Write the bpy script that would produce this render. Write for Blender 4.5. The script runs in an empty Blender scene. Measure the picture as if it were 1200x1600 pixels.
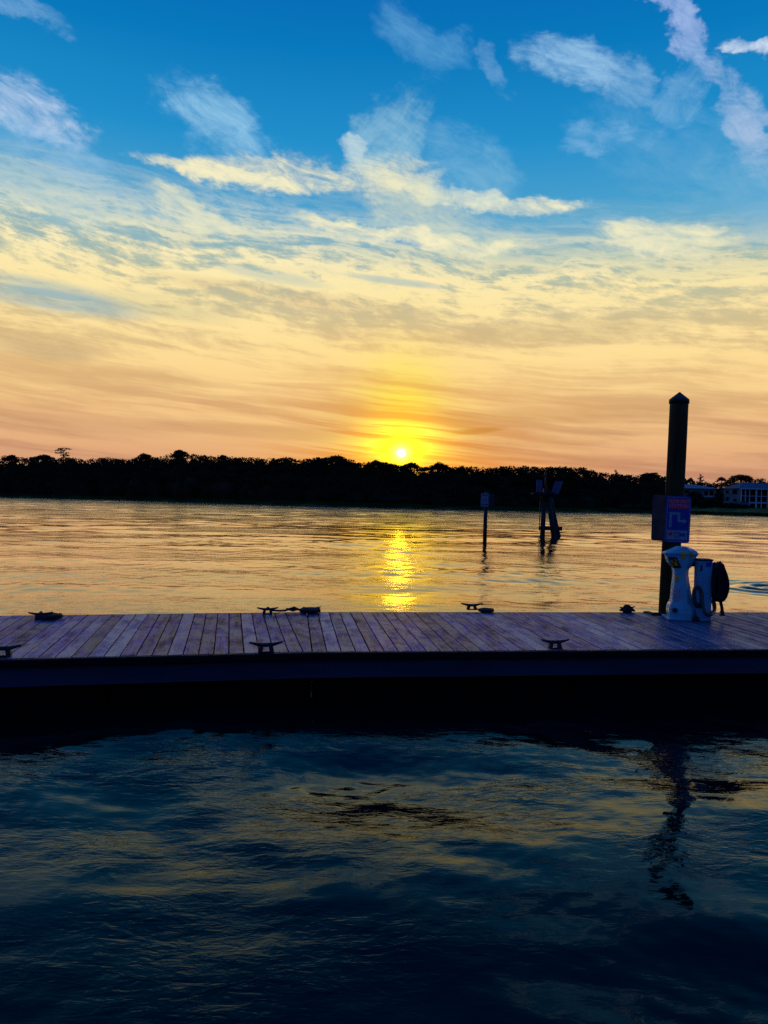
import bpy, bmesh, math, random
import numpy as np
from mathutils import Vector, Matrix

random.seed(7)
C = bpy.context.scene.collection
scene = bpy.context.scene
R = math.radians

# ------------------------------------------------------------------ camera
F = 1155.6                                   # focal length in pixels of the 1200 x 1600 photograph
PITCH, ROLL = math.atan(24 / F), R(1.15)
CAM = Vector((0.0, 0.0, 2.26))                # eye height above the water
_r0, _u0, _f0 = Vector((1, 0, 0)), Vector((0, math.sin(PITCH), math.cos(PITCH))), Vector((0, math.cos(PITCH), -math.sin(PITCH)))
AX_R = _r0 * math.cos(ROLL) + _u0 * math.sin(ROLL)
AX_U = _u0 * math.cos(ROLL) - _r0 * math.sin(ROLL)
cam_data = bpy.data.cameras.new('camera')
cam = bpy.data.objects.new('camera', cam_data)
C.objects.link(cam)
cam_data.sensor_fit = 'VERTICAL'
cam_data.sensor_height = 36.0
cam_data.lens = 36.0 * F / 1600
cam_data.clip_start, cam_data.clip_end = 0.05, 6000
m = Matrix.Identity(4)
for i in range(3):
    m[i][0], m[i][1], m[i][2], m[i][3] = AX_R[i], AX_U[i], -_f0[i], CAM[i]
cam.matrix_world = m
scene.camera = cam


def pdir(px, py):
    return _f0 * F + AX_R * (px - 600) + AX_U * (800 - py)


def at_z(px, py, z):
    d = pdir(px, py)
    return CAM + d * ((z - CAM.z) / d.z)


def at_y(px, py, Y):
    d = pdir(px, py)
    return CAM + d * (Y / d.y)


def azel(px, py):
    d = pdir(px, py).normalized()
    return math.degrees(math.atan2(d.x, d.y)), math.degrees(math.asin(d.z))


# ------------------------------------------------------------------ exposure
scene.view_settings.view_transform = 'Standard'
scene.view_settings.look = 'None'
scene.view_settings.exposure = 0
scene.view_settings.gamma = 1
scene.cycles.use_denoising = False
scene.cycles.max_bounces = 6
scene.cycles.sample_clamp_indirect = 4.0
scene.cycles.caustics_reflective = False
scene.cycles.caustics_refractive = False

# ------------------------------------------------------------------ sun lamp
SUN_AZ, SUN_EL = azel(627, 708)
sl = bpy.data.lights.new('sun', 'SUN')
sl.energy = 0.03
sl.angle = R(2.4)
sl.color = (1.0, 0.46, 0.02)
sun = bpy.data.objects.new('sun', sl)
C.objects.link(sun)
sdir = pdir(627, 708).normalized()
sun.rotation_euler = (-sdir).to_track_quat('-Z', 'Y').to_euler()

# ------------------------------------------------------------------ sky (world)
world = bpy.data.worlds.new('World')
scene.world = world
world.use_nodes = True
NT = world.node_tree
NT.nodes.clear()


def link(nt, a, b):
    nt.links.new(a, b)


class G:
    """small node-graph writer"""
    def __init__(s, nt):
        s.nt = nt

    def node(s, t, **kw):
        n = s.nt.nodes.new(t)
        for k, v in kw.items():
            setattr(n, k, v)
        return n

    def put(s, sock, v):
        if v is None:
            return
        if hasattr(v, 'is_output'):
            s.nt.links.new(v, sock)
        else:
            sock.default_value = v

    def m(s, op, a, b=None, c=None, clamp=False):
        n = s.node('ShaderNodeMath', operation=op, use_clamp=clamp)
        for i, v in enumerate((a, b, c)):
            s.put(n.inputs[i], v)
        return n.outputs[0]

    def add(s, a, b): return s.m('ADD', a, b)
    def sub(s, a, b): return s.m('SUBTRACT', a, b)
    def mul(s, a, b, clamp=False): return s.m('MULTIPLY', a, b, clamp=clamp)

    def ss(s, x, lo, hi, tolo=0.0, tohi=1.0):
        n = s.node('ShaderNodeMapRange', interpolation_type='SMOOTHSTEP')
        for i, v in enumerate((x, lo, hi, tolo, tohi)):
            s.put(n.inputs[i], v)
        return n.outputs[0]

    def vec(s, x, y, z=0.0):
        n = s.node('ShaderNodeCombineXYZ')
        for i, v in enumerate((x, y, z)):
            s.put(n.inputs[i], v)
        return n.outputs[0]

    def noise(s, v, scale, detail=6, rough=0.55, dist=0.0):
        n = s.node('ShaderNodeTexNoise', noise_dimensions='3D')
        s.put(n.inputs['Vector'], v)
        n.inputs['Scale'].default_value = scale
        n.inputs['Detail'].default_value = detail
        n.inputs['Roughness'].default_value = rough
        n.inputs['Distortion'].default_value = dist
        return n.outputs[0]

    def ramp(s, x, stops, interp='LINEAR'):
        n = s.node('ShaderNodeValToRGB')
        cr = n.color_ramp
        cr.interpolation = interp
        while len(cr.elements) < len(stops):
            cr.elements.new(0.5)
        for e, (p, col) in zip(cr.elements, stops):
            e.position = p
            e.color = (*col, 1)
        s.put(n.inputs[0], x)
        return n.outputs[0]

    def mix(s, f, a, b, blend='MIX'):
        n = s.node('ShaderNodeMix', data_type='RGBA', blend_type=blend)
        s.put(n.inputs[0], f)
        for i, v in ((6, a), (7, b)):
            if isinstance(v, tuple):
                v = (*v[:3], 1)
            s.put(n.inputs[i], v)
        return n.outputs[2]


def sr(r, g, b):
    """sRGB 0-255 to linear"""
    f = lambda c: (c / 255 / 12.92) if c / 255 <= 0.04045 else ((c / 255 + 0.055) / 1.055) ** 2.4
    return (f(r), f(g), f(b))


g = G(NT)
tc = g.node('ShaderNodeTexCoord')
sx = g.node('ShaderNodeSeparateXYZ')
link(NT, tc.outputs['Generated'], sx.inputs[0])
X, Y, Z = sx.outputs
DEG = 180 / math.pi
el = g.mul(g.m('ARCSINE', Z), DEG)
az = g.mul(g.m('ARCTAN2', X, Y), DEG)

# slow warp shared by every cloud
wn = g.node('ShaderNodeTexNoise', noise_dimensions='3D')
link(NT, g.vec(g.mul(az, 0.06), g.mul(el, 0.14), 0.0), wn.inputs['Vector'])
wn.inputs['Scale'].default_value = 1.0
wn.inputs['Detail'].default_value = 3.0
ws = g.node('ShaderNodeSeparateXYZ')
link(NT, wn.outputs['Color'], ws.inputs[0])
wa = g.mul(g.sub(ws.outputs[0], 0.5), 9.0)
we = g.mul(g.mul(g.sub(ws.outputs[1], 0.5), 4.5), g.ss(el, 2.0, 17.0, 0.22, 1.0))
azw, elw = g.add(az, wa), g.add(el, we)
# a livelier warp that frays the outlines of the separate wisps
wn2 = g.node('ShaderNodeTexNoise', noise_dimensions='3D')
link(NT, g.vec(g.mul(az, 0.26), g.mul(el, 0.40), 7.0), wn2.inputs['Vector'])
wn2.inputs['Scale'].default_value = 1.0
wn2.inputs['Detail'].default_value = 5.0
wn2.inputs['Roughness'].default_value = 0.6
ws2 = g.node('ShaderNodeSeparateXYZ')
link(NT, wn2.outputs['Color'], ws2.inputs[0])
azb = g.add(az, g.mul(g.sub(ws2.outputs[0], 0.5), 7.0))
elb = g.add(el, g.mul(g.sub(ws2.outputs[1], 0.5), 2.8))

# clear air by elevation
elp = g.m('DIVIDE', el, 90.0)
clear = g.ramp(elp, [
    (0.00, sr(196, 124, 92)), (0.030, sr(214, 140, 92)), (0.075, sr(224, 164, 104)), (0.13, sr(206, 184, 130)),
    (0.175, sr(150, 180, 165)), (0.22, sr(78, 164, 206)), (0.28, sr(30, 142, 202)), (0.34, sr(4, 120, 188)),
    (0.40, sr(0, 98, 178)), (0.50, sr(0, 80, 168)), (0.7, sr(10, 90, 188)), (1.0, sr(16, 92, 190))])
# the lit cloud colours by elevation
lit = g.ramp(elp, [
    (0.00, sr(200, 142, 118)), (0.035, sr(226, 170, 124)), (0.07, sr(246, 200, 136)), (0.12, sr(254, 222, 152)),
    (0.17, sr(252, 232, 170)), (0.22, sr(252, 242, 200)), (0.28, sr(226, 234, 214)), (0.36, sr(150, 195, 228)), (0.42, sr(130, 180, 226)), (1.0, sr(110, 150, 210))])
shade = g.ramp(elp, [
    (0.00, sr(172, 122, 110)), (0.045, sr(194, 146, 112)), (0.10, sr(226, 186, 128)), (0.16, sr(222, 204, 156)),
    (0.22, sr(190, 205, 190)), (0.30, sr(96, 165, 205)), (1.0, sr(30, 120, 190))])

# the broad bank: long streaks dipping to the right
dip = 0.085
bel = g.add(elw, g.mul(az, dip))
st1 = g.noise(g.vec(g.mul(azw, 0.035), g.mul(bel, 0.42), 3.1), 1.0, 5, 0.52, 0.2)
st2 = g.noise(g.vec(g.mul(azw, 0.075), g.mul(bel, 1.05), 8.7), 1.0, 5, 0.55, 0.3)
puff = g.noise(g.vec(g.mul(g.add(az, g.mul(wa, 0.35)), 0.36), g.mul(g.add(g.add(el, g.mul(we, 0.35)), g.mul(az, 0.15)), 1.15), 1.9), 1.0, 9, 0.70, 0.15)
pw = g.ss(el, 7.0, 16.0, 0.12, 1.0)                      # the puffs only show in the upper part of the bank
thin = g.noise(g.vec(g.mul(azw, 0.060), g.mul(bel, 2.3), 14.2), 1.0, 5, 0.6, 0.25)
tex = g.add(g.add(g.add(g.mul(st1, 0.50), g.mul(st2, 0.32)), g.mul(thin, 0.18)), g.mul(g.mul(g.sub(puff, 0.5), pw), 0.72))
edge_line = g.add(el, g.mul(g.sub(puff, 0.5), 9.0))
edge_line = g.add(edge_line, g.mul(g.sub(st1, 0.5), 9.0))
edge_line = g.add(edge_line, g.mul(g.add(az, 4.0), 0.055))
bank = g.ss(edge_line, 22.6, 16.6)
frontw = g.ss(g.m('ABSOLUTE', g.sub(az, SUN_AZ)), 88.0, 34.0)

cloudc = g.mix(g.ss(tex, 0.40, 0.57), shade, lit)
dens = g.mul(bank, g.add(g.ss(el, 9.0, 19.0, 0.66, 0.22), g.mul(g.ss(tex, 0.36, 0.55), g.ss(el, 9.0, 19.0, 0.34, 0.78))))
sky = g.mix(dens, clear, cloudc)


def blob(px, py, a, b, ang, frayed=False):
    """soft ellipse mask standing in a fixed direction of the sky (degrees)"""
    a0, e0 = azel(px, py)
    t = R(ang)
    du, dv = g.sub(azb if frayed else az, a0), g.sub(elb if frayed else el, e0)
    uu = g.add(g.mul(du, math.cos(t)), g.mul(dv, math.sin(t)))
    vv = g.sub(g.mul(dv, math.cos(t)), g.mul(du, math.sin(t)))
    r2 = g.add(g.m('POWER', g.m('ABSOLUTE', g.m('DIVIDE', uu, a)), 2.0), g.m('POWER', g.m('ABSOLUTE', g.m('DIVIDE', vv, b)), 2.0))
    return uu, vv, g.ss(r2, 1.0, 0.0)


# gap of clear blue low at the left, grey-blue shadows in the bank
for (px, py, a, b, ang, amt, col) in [
        (70, 462, 8.5, 1.35, -4, 0.75, sr(112, 168, 190)),
        (260, 480, 6.0, 1.1, -5, 0.35, sr(170, 180, 150)),
        (70, 540, 5.0, 1.3, -3, 0.55, sr(176, 152, 120)),
        (480, 470, 14.0, 0.9, -5, 0.42, sr(196, 166, 130)),
        (860, 520, 12.0, 1.4, 2, 0.42, sr(196, 172, 128)),
        (420, 430, 6.0, 0.6, -7, 0.4, sr(140, 180, 190)),
        (870, 648, 12.0, 0.8, 1, 0.45, sr(190, 138, 92)),
        (420, 675, 11.0, 0.7, -2, 0.5, sr(178, 120, 84)),
        (740, 674, 3.0, 0.32, 6, 0.8, sr(176, 112, 60)),
        (100, 660, 10, 1.2, -2, 0.35, sr(186, 130, 100)),
        (600, 372, 9.0, 0.34, -7, 0.75, sr(84, 160, 205)),
        (620, 440, 5.0, 0.35, -6, 0.5, sr(120, 172, 195))]:
    _, _, mk = blob(px, py, a, b, ang)
    w = g.mul(mk, g.ss(st2, 0.30, 0.60, 0.35, 1.0))
    sky = g.mix(g.mul(w, amt, clamp=True), sky, col)

# separate wisps above the bank: px, py, half-length, half-width (deg), dip angle, strength, tint, streak direction
wh, cr, pk = sr(150, 196, 232), sr(246, 238, 196), sr(172, 186, 226)
WISPS = [
    (45, 168, 4.6, 1.45, -18, 1.5, sr(182, 204, 232), 1.0),
    (70, 235, 6.0, 1.3, -10, 0.50, wh, 1.0),
    (0, 4, 6.0, 0.45, -3, 0.55, wh, 1.0),
    (345, 190, 5.6, 1.7, -20, 0.95, sr(140, 194, 228), 1.0),
    (420, 270, 8.6, 1.1, 1, 0.95, cr, 1.6),
    (330, 266, 6.5, 0.55, -5, 1.1, cr, 1.2),
    (605, 215, 4.6, 2.0, 42, 0.55, sr(170, 212, 222), 1.0),
    (560, 230, 2.0, 0.6, -14, 0.8, sr(200, 220, 222), 1.0),
    (610, 282, 5.0, 1.5, 4, 0.85, cr, 1.5),
    (760, 312, 9.5, 0.62, -7, 1.25, sr(240, 236, 200), 1.0),
    (690, 345, 7.5, 2.0, -22, 0.60, sr(225, 226, 190), 1.0),
    (720, 262, 6.0, 2.4, -18, 0.40, sr(150, 200, 224), 1.0),
    (640, 372, 12.0, 0.50, -6, 1.2, cr, 1.0),
    (300, 330, 4.2, 0.9, -22, 0.95, sr(235, 232, 196), 1.0),
    (650, 58, 5.0, 1.4, -24, 0.50, sr(110, 176, 222), 1.0),
    (765, 108, 2.4, 0.8, -50, 0.35, wh, 1.0),
    (905, 98, 5.2, 1.2, -12, 1.0, sr(146, 192, 228), 1.0),
    (985, 130, 3.0, 1.2, -38, 0.65, sr(146, 190, 226), 1.0),
    (1068, 52, 5.6, 0.8, -52, 1.05, sr(150, 178, 226), 1.0),
    (1175, 71, 1.7, 0.36, -10, 1.7, sr(200, 218, 238), 0.6),
    (1168, 190, 5.6, 1.25, -60, 1.0, sr(160, 188, 222), 1.0),
    (1060, 150, 4.0, 1.2, 60, 0.45, wh, 1.0),
    (1060, 240, 9.0, 2.6, -28, 0.42, sr(110, 172, 214), 1.0),
    (1180, 310, 5.0, 2.2, -40, 0.50, sr(120, 180, 214), 1.0),
    (930, 214, 3.2, 0.8, -8, 0.5, wh, 1.0),
    (1040, 372, 6.0, 1.0, -9, 0.9, cr, 1.0),
    (60, 300, 7.5, 1.6, -10, 0.65, sr(170, 200, 206), 1.0),
    (-260, 120, 9.0, 2.5, -15, 0.8, wh, 1.0),
    (1560, 160, 10.0, 3.0, -30, 0.7, wh, 1.0),
]
body = g.noise(g.vec(g.mul(azw, 0.30), g.mul(g.add(elw, g.mul(az, 0.22)), 0.62), 5.3), 1.0, 9, 0.68, 0.35)
STREAK = {}
for ang in (-8, -25, -52, 45):
    t = R(ang)
    uu = g.add(g.mul(az, math.cos(t)), g.mul(el, math.sin(t)))
    vv = g.sub(g.mul(el, math.cos(t)), g.mul(az, math.sin(t)))
    STREAK[ang] = g.noise(g.vec(g.add(g.mul(uu, 0.30), g.mul(wa, 0.16)), g.add(g.mul(vv, 1.15), g.mul(we, 0.40)), 3.0 + ang), 1.0, 8, 0.70, 0.9)
tf = R(-24)
uf = g.add(g.mul(az, math.cos(tf)), g.mul(el, math.sin(tf)))
vf = g.sub(g.mul(el, math.cos(tf)), g.mul(az, math.sin(tf)))
fibre = g.noise(g.vec(g.add(g.mul(uf, 0.45), g.mul(wa, 0.3)), g.add(g.mul(vf, 2.6), g.mul(we, 0.9)), 2.2), 1.0, 6, 0.65, 0.8)
fw = g.ss(fibre, 0.30, 0.66, 0.88, 1.06)
for i, (px, py, a, b, ang, amt, col, sh) in enumerate(WISPS):
    key = min(STREAK, key=lambda k: abs(k - ang))
    _, _, mk = blob(px, py, a * 1.15, b * 1.6, ang, True)
    q = g.add(g.add(mk, g.mul(g.sub(body, 0.5), 2.3)), g.mul(g.sub(STREAK[key], 0.5), 1.3 * sh))
    w = g.mul(g.mul(g.mul(g.ss(q, 0.10, 1.70), g.ss(mk, 0.0, 0.75)), fw), min(amt * 1.1, 1.3), clamp=True)
    sky = g.mix(w, sky, col)

# warm veil round the sun: a tall golden glow, a fiery belt at the horizon
du, dv = g.sub(az, SUN_AZ), g.sub(el, SUN_EL)
def gauss(a, b, e0=0.0):
    q = g.add(g.m('POWER', g.m('ABSOLUTE', g.m('DIVIDE', du, a)), 2.0), g.m('POWER', g.m('ABSOLUTE', g.m('DIVIDE', g.sub(dv, e0), b)), 2.0))
    return g.m('EXPONENT', g.mul(q, -1.0))
gw = g.mul(gauss(10.0, 6.5, 1.0), 0.42)
sky = g.mix(gw, sky, g.mix(g.ss(tex, 0.42, 0.64), sr(246, 176, 70), sr(255, 222, 110)))
g2 = g.mul(gauss(3.3, 4.4, 2.2), g.ss(tex, 0.34, 0.60, 0.62, 1.0), clamp=True)
sky = g.mix(g2, sky, g.mix(g.ss(tex, 0.36, 0.56), sr(255, 196, 20), sr(255, 236, 60)))
g3 = gauss(3.6, 1.6, 0.2)
sky = g.mix(g.mul(g3, 0.9), sky, g.mix(g.ss(st2, 0.38, 0.56), sr(252, 168, 0), sr(255, 214, 0)))
bars = g.mul(g.mul(gauss(8.0, 2.6, 0.9), g.ss(thin, 0.53, 0.42)), 0.62)
sky = g.mix(bars, sky, sr(214, 126, 30))
belt = g.mul(gauss(10.0, 1.6, -1.5), 0.8)
sky = g.mix(belt, sky, g.mix(g.ss(thin, 0.38, 0.58), sr(236, 128, 30), sr(255, 166, 50)))
g4 = gauss(1.35, 1.05)
sky = g.mix(g4, sky, sr(255, 232, 0))
g5 = gauss(0.62, 0.55)
sky = g.mix(g5, sky, sr(255, 248, 120))

# the far side of the sky, behind the viewer and to the sides: deep dusk blue
rear = g.ramp(elp, [(0.0, sr(34, 44, 84)), (0.12, sr(46, 66, 122)), (0.35, sr(44, 90, 174)), (1.0, sr(36, 92, 196))])
sky = g.mix(frontw, rear, sky)

# a physical dusk sky adds its faint gradient on top of it
nis = g.node('ShaderNodeTexSky', sky_type='NISHITA')
nis.sun_disc = False
nis.sun_elevation = R(SUN_EL)
nis.sun_rotation = R(SUN_AZ)
bg1 = g.node('ShaderNodeBackground')
link(NT, sky, bg1.inputs[0])
link(NT, g.add(1.0, g.mul(gauss(2.7, 1.9, 0.4), 1.5)), bg1.inputs[1])
# solar disc through the haze
sd = g.m('SQRT', g.add(g.m('POWER', g.m('ABSOLUTE', du), 2.0), g.m('POWER', g.m('ABSOLUTE', dv), 2.0)))
disc = g.ss(sd, 0.44, 0.10)
bg2 = g.node('ShaderNodeBackground')
bg2.inputs[0].default_value = (1.0, 0.93, 0.62, 1)
link(NT, g.mul(disc, 3.0), bg2.inputs[1])
bg3 = g.node('ShaderNodeBackground')
link(NT, nis.outputs[0], bg3.inputs[0])
bg3.inputs[1].default_value = 0.001
a1 = g.node('ShaderNodeAddShader')
a2 = g.node('ShaderNodeAddShader')
out = g.node('ShaderNodeOutputWorld')
link(NT, bg1.outputs[0], a1.inputs[0])
link(NT, bg2.outputs[0], a1.inputs[1])
link(NT, a1.outputs[0], a2.inputs[0])
link(NT, bg3.outputs[0], a2.inputs[1])
link(NT, a2.outputs[0], out.inputs[0])
world.cycles.sampling_method = 'MANUAL'
world.cycles.sample_map_resolution = 512

# ================================================================== helpers
def tag(o, label=None, cat=None, group=None, kind=None):
    for k, v in (('label', label), ('category', cat), ('group', group), ('kind', kind)):
        if v:
            o[k] = v
    return o


def empty(name, loc, label, cat, group=None, rz=0.0, tilt=None):
    o = bpy.data.objects.new(name, None)
    o.empty_display_size = 0.2
    C.objects.link(o)
    o.location = loc
    o.rotation_euler = (0, 0, rz) if tilt is None else (tilt[0], tilt[1], rz)
    return tag(o, label, cat, group)


def mesh_obj(name, verts, faces, mat, parent=None, smooth=False):
    me = bpy.data.meshes.new(name)
    me.from_pydata([tuple(v) for v in verts], [], faces)
    me.validate()
    me.update()
    if mat:
        me.materials.append(mat)
    if smooth:
        me.polygons.foreach_set('use_smooth', [True] * len(me.polygons))
    o = bpy.data.objects.new(name, me)
    C.objects.link(o)
    if parent:
        o.parent = parent
    return o


class MB:
    """collects shapes and links them as one mesh"""
    def __init__(s):
        s.bm = bmesh.new()

    def box(s, c, size, rot=None, bevel=0.0, seg=2):
        g_ = bmesh.ops.create_cube(s.bm, size=1.0)
        vs = g_['verts']
        for v in vs:
            v.co = Vector((v.co.x * size[0], v.co.y * size[1], v.co.z * size[2]))
        if bevel > 0:
            es = list({e for v in vs for e in v.link_edges})
            r = bmesh.ops.bevel(s.bm, geom=es, offset=bevel, segments=seg, profile=0.5, affect='EDGES')
            vs = list({v for v in r['verts']} | {v for v in vs if v.is_valid})
        M = Matrix.Translation(Vector(c))
        if rot is not None:
            M = M @ rot.to_4x4()
        bmesh.ops.transform(s.bm, matrix=M, verts=vs)
        return s

    def tube(s, pts, rad, n=8, caps=True):
        pts = [Vector(p) for p in pts]
        rads = rad if isinstance(rad, (list, tuple)) else [rad] * len(pts)
        rings = []
        prev = None
        for i, p in enumerate(pts):
            a = pts[max(i - 1, 0)]
            b = pts[min(i + 1, len(pts) - 1)]
            t = (b - a).normalized()
            if prev is None:
                u = t.orthogonal().normalized()
            else:
                u = (prev - t * prev.dot(t))
                u = u.normalized() if u.length > 1e-6 else t.orthogonal().normalized()
            prev = u
            w = t.cross(u)
            rings.append([s.bm.verts.new(p + (u * math.cos(k * 2 * math.pi / n) + w * math.sin(k * 2 * math.pi / n)) * rads[i]) for k in range(n)])
        for r0, r1 in zip(rings, rings[1:]):
            for k in range(n):
                f = s.bm.faces.new((r0[k], r0[(k + 1) % n], r1[(k + 1) % n], r1[k]))
                f.smooth = True
        if caps:
            s.bm.faces.new(list(reversed(rings[0])))
            s.bm.faces.new(rings[-1])
        return s

    def loft(s, sections, smooth=False, caps=True):
        rings = [[s.bm.verts.new(Vector(p)) for p in sec] for sec in sections]
        n = len(rings[0])
        for r0, r1 in zip(rings, rings[1:]):
            for k in range(n):
                f = s.bm.faces.new((r0[k], r0[(k + 1) % n], r1[(k + 1) % n], r1[k]))
                f.smooth = smooth
        if caps:
            s.bm.faces.new(list(reversed(rings[0])))
            s.bm.faces.new(rings[-1])
        return s

    def prism(s, poly, y0, y1):
        """polygon in x,z pushed from y0 to y1"""
        a = [s.bm.verts.new((x, y0, z)) for x, z in poly]
        b = [s.bm.verts.new((x, y1, z)) for x, z in poly]
        n = len(poly)
        for k in range(n):
            s.bm.faces.new((a[k], a[(k + 1) % n], b[(k + 1) % n], b[k]))
        s.bm.faces.new(list(reversed(a)))
        s.bm.faces.new(b)
        return s

    def build(s, name, mat, parent=None):
        bmesh.ops.recalc_face_normals(s.bm, faces=s.bm.faces)
        me = bpy.data.meshes.new(name)
        s.bm.to_mesh(me)
        s.bm.free()
        if mat:
            me.materials.append(mat)
        o = bpy.data.objects.new(name, me)
        C.objects.link(o)
        if parent:
            o.parent = parent
        return o


def smooth_path(pts, n=8):
    """Catmull-Rom through the points"""
    P = [Vector(p) for p in pts]
    P = [P[0] * 2 - P[1]] + P + [P[-1] * 2 - P[-2]]
    out = []
    for i in range(1, len(P) - 2):
        p0, p1, p2, p3 = P[i - 1:i + 3]
        for k in range(n):
            t = k / n
            out.append(0.5 * ((2 * p1) + (p2 - p0) * t + (2 * p0 - 5 * p1 + 4 * p2 - p3) * t * t + (3 * p1 - p0 - 3 * p2 + p3) * t ** 3))
    out.append(P[-2])
    return out


# ================================================================== materials
def new_mat(name, color=(0.5, 0.5, 0.5), rough=0.6, metal=0.0, spec=0.5, var=0.0, scale=6.0, bump=0.0, bscale=40.0, stretch=(1, 1, 1), col2=None, detail=5):
    mt = bpy.data.materials.new(name)
    mt.use_nodes = True
    nt = mt.node_tree
    q = G(nt)
    b = nt.nodes['Principled BSDF']
    b.inputs['Roughness'].default_value = rough
    b.inputs['Metallic'].default_value = metal
    b.inputs['Specular IOR Level'].default_value = spec
    t = q.node('ShaderNodeTexCoord')
    mp = q.node('ShaderNodeMapping')
    mp.inputs['Scale'].default_value = stretch
    nt.links.new(t.outputs['Object'], mp.inputs[0])
    c2 = col2 if col2 else tuple(c * (1 - var) for c in color)
    n = q.noise(mp.outputs[0], scale, detail, 0.6, 0.2)
    nt.links.new(q.mix(q.ss(n, 0.35, 0.68), color, c2), b.inputs['Base Color'])
    nt.links.new(q.ss(n, 0.2, 0.8, max(rough - 0.12, 0.02), min(rough + 0.12, 1)), b.inputs['Roughness'])
    if bump > 0:
        bn = q.noise(mp.outputs[0], bscale, 5, 0.65, 0.1)
        bp = q.node('ShaderNodeBump')
        bp.inputs['Strength'].default_value = 0.7
        bp.inputs['Distance'].default_value = bump
        nt.links.new(bn, bp.inputs['Height'])
        nt.links.new(bp.outputs[0], b.inputs['Normal'])
    return mt


M_pile = new_mat('treated_pile_wood', (0.075, 0.045, 0.012), 0.85, spec=0.2, var=0.6, scale=9, bump=0.006, bscale=16, stretch=(1, 1, 0.09))
M_cap = new_mat('black_cap', (0.015, 0.011, 0.009), 0.6, var=0.3)
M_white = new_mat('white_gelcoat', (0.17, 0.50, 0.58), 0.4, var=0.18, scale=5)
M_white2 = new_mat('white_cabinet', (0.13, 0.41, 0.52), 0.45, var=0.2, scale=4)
M_rubber = new_mat('black_rubber', (0.016, 0.016, 0.018), 0.55, var=0.4, scale=20)
M_hose = new_mat('dark_hose', (0.008, 0.008, 0.010), 0.7, spec=0.2, var=0.5, scale=30)
M_iron = new_mat('galvanised_iron', (0.035, 0.035, 0.04), 0.45, metal=0.6, var=0.4, scale=30)
M_rope = new_mat('dark_rope', (0.022, 0.02, 0.022), 0.85, var=0.5, scale=60, bump=0.003, bscale=90)
M_yellow = new_mat('yellow_sticker', (0.95, 0.46, 0.02), 0.5, var=0.3, scale=30)
M_orange = new_mat('orange_print', (0.95, 0.36, 0.02), 0.5, var=0.3, scale=40)
M_bluelab = new_mat('blue_label', (0.03, 0.03, 0.40), 0.5, var=0.2)
M_pink = new_mat('pale_pink_label', (0.50, 0.38, 0.42), 0.5, var=0.2)
M_signwhite = new_mat('sign_white', (0.26, 0.32, 0.38), 0.45, var=0.2, scale=8)
M_signblue = new_mat('sign_blue', (0.015, 0.030, 0.30), 0.5, var=0.25, scale=8)
M_signred = new_mat('sign_red', (0.95, 0.03, 0.06), 0.45, var=0.2, scale=12)
M_signback = new_mat('sign_back_metal', (0.020, 0.018, 0.035), 0.7, metal=0.0, var=0.4, scale=5)
M_pilewet = new_mat('old_pile_wood', (0.028, 0.022, 0.018), 0.85, var=0.5, scale=5, bump=0.008, bscale=8, stretch=(1, 1, 0.2))
M_dayboard = new_mat('dayboard_panel', (0.12, 0.10, 0.20), 0.6, var=0.3, scale=3)
M_leaf = new_mat('foliage', (0.030, 0.034, 0.014), 0.9, spec=0.03, var=0.45, scale=0.35)
M_bark = new_mat('bark', (0.06, 0.045, 0.035), 0.95, var=0.4, scale=6)
M_grass = new_mat('bank_grass', (0.035, 0.085, 0.018), 0.95, spec=0.05, var=0.5, scale=0.25)
M_earth = new_mat('forest_floor', (0.030, 0.030, 0.018), 0.95, spec=0.05, var=0.5, scale=0.2)
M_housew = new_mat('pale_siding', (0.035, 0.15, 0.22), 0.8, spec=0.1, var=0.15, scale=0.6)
M_roof = new_mat('shingle_roof', (0.16, 0.20, 0.22), 0.8, var=0.25, scale=1.5)
M_trim = new_mat('white_trim', (0.55, 0.60, 0.62), 0.5, var=0.1)
M_glass = new_mat('dark_window_glass', (0.008, 0.010, 0.014), 0.5, spec=0.2, var=0.2)
M_float = new_mat('black_float', (0.004, 0.004, 0.004), 0.9, spec=0.05, var=0.4, scale=3)
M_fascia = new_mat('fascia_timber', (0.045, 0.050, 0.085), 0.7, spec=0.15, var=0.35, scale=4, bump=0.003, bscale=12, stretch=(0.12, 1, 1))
M_rail = new_mat('rub_rail_rubber', (0.006, 0.005, 0.006), 0.7, spec=0.15, var=0.3, scale=8)


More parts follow.
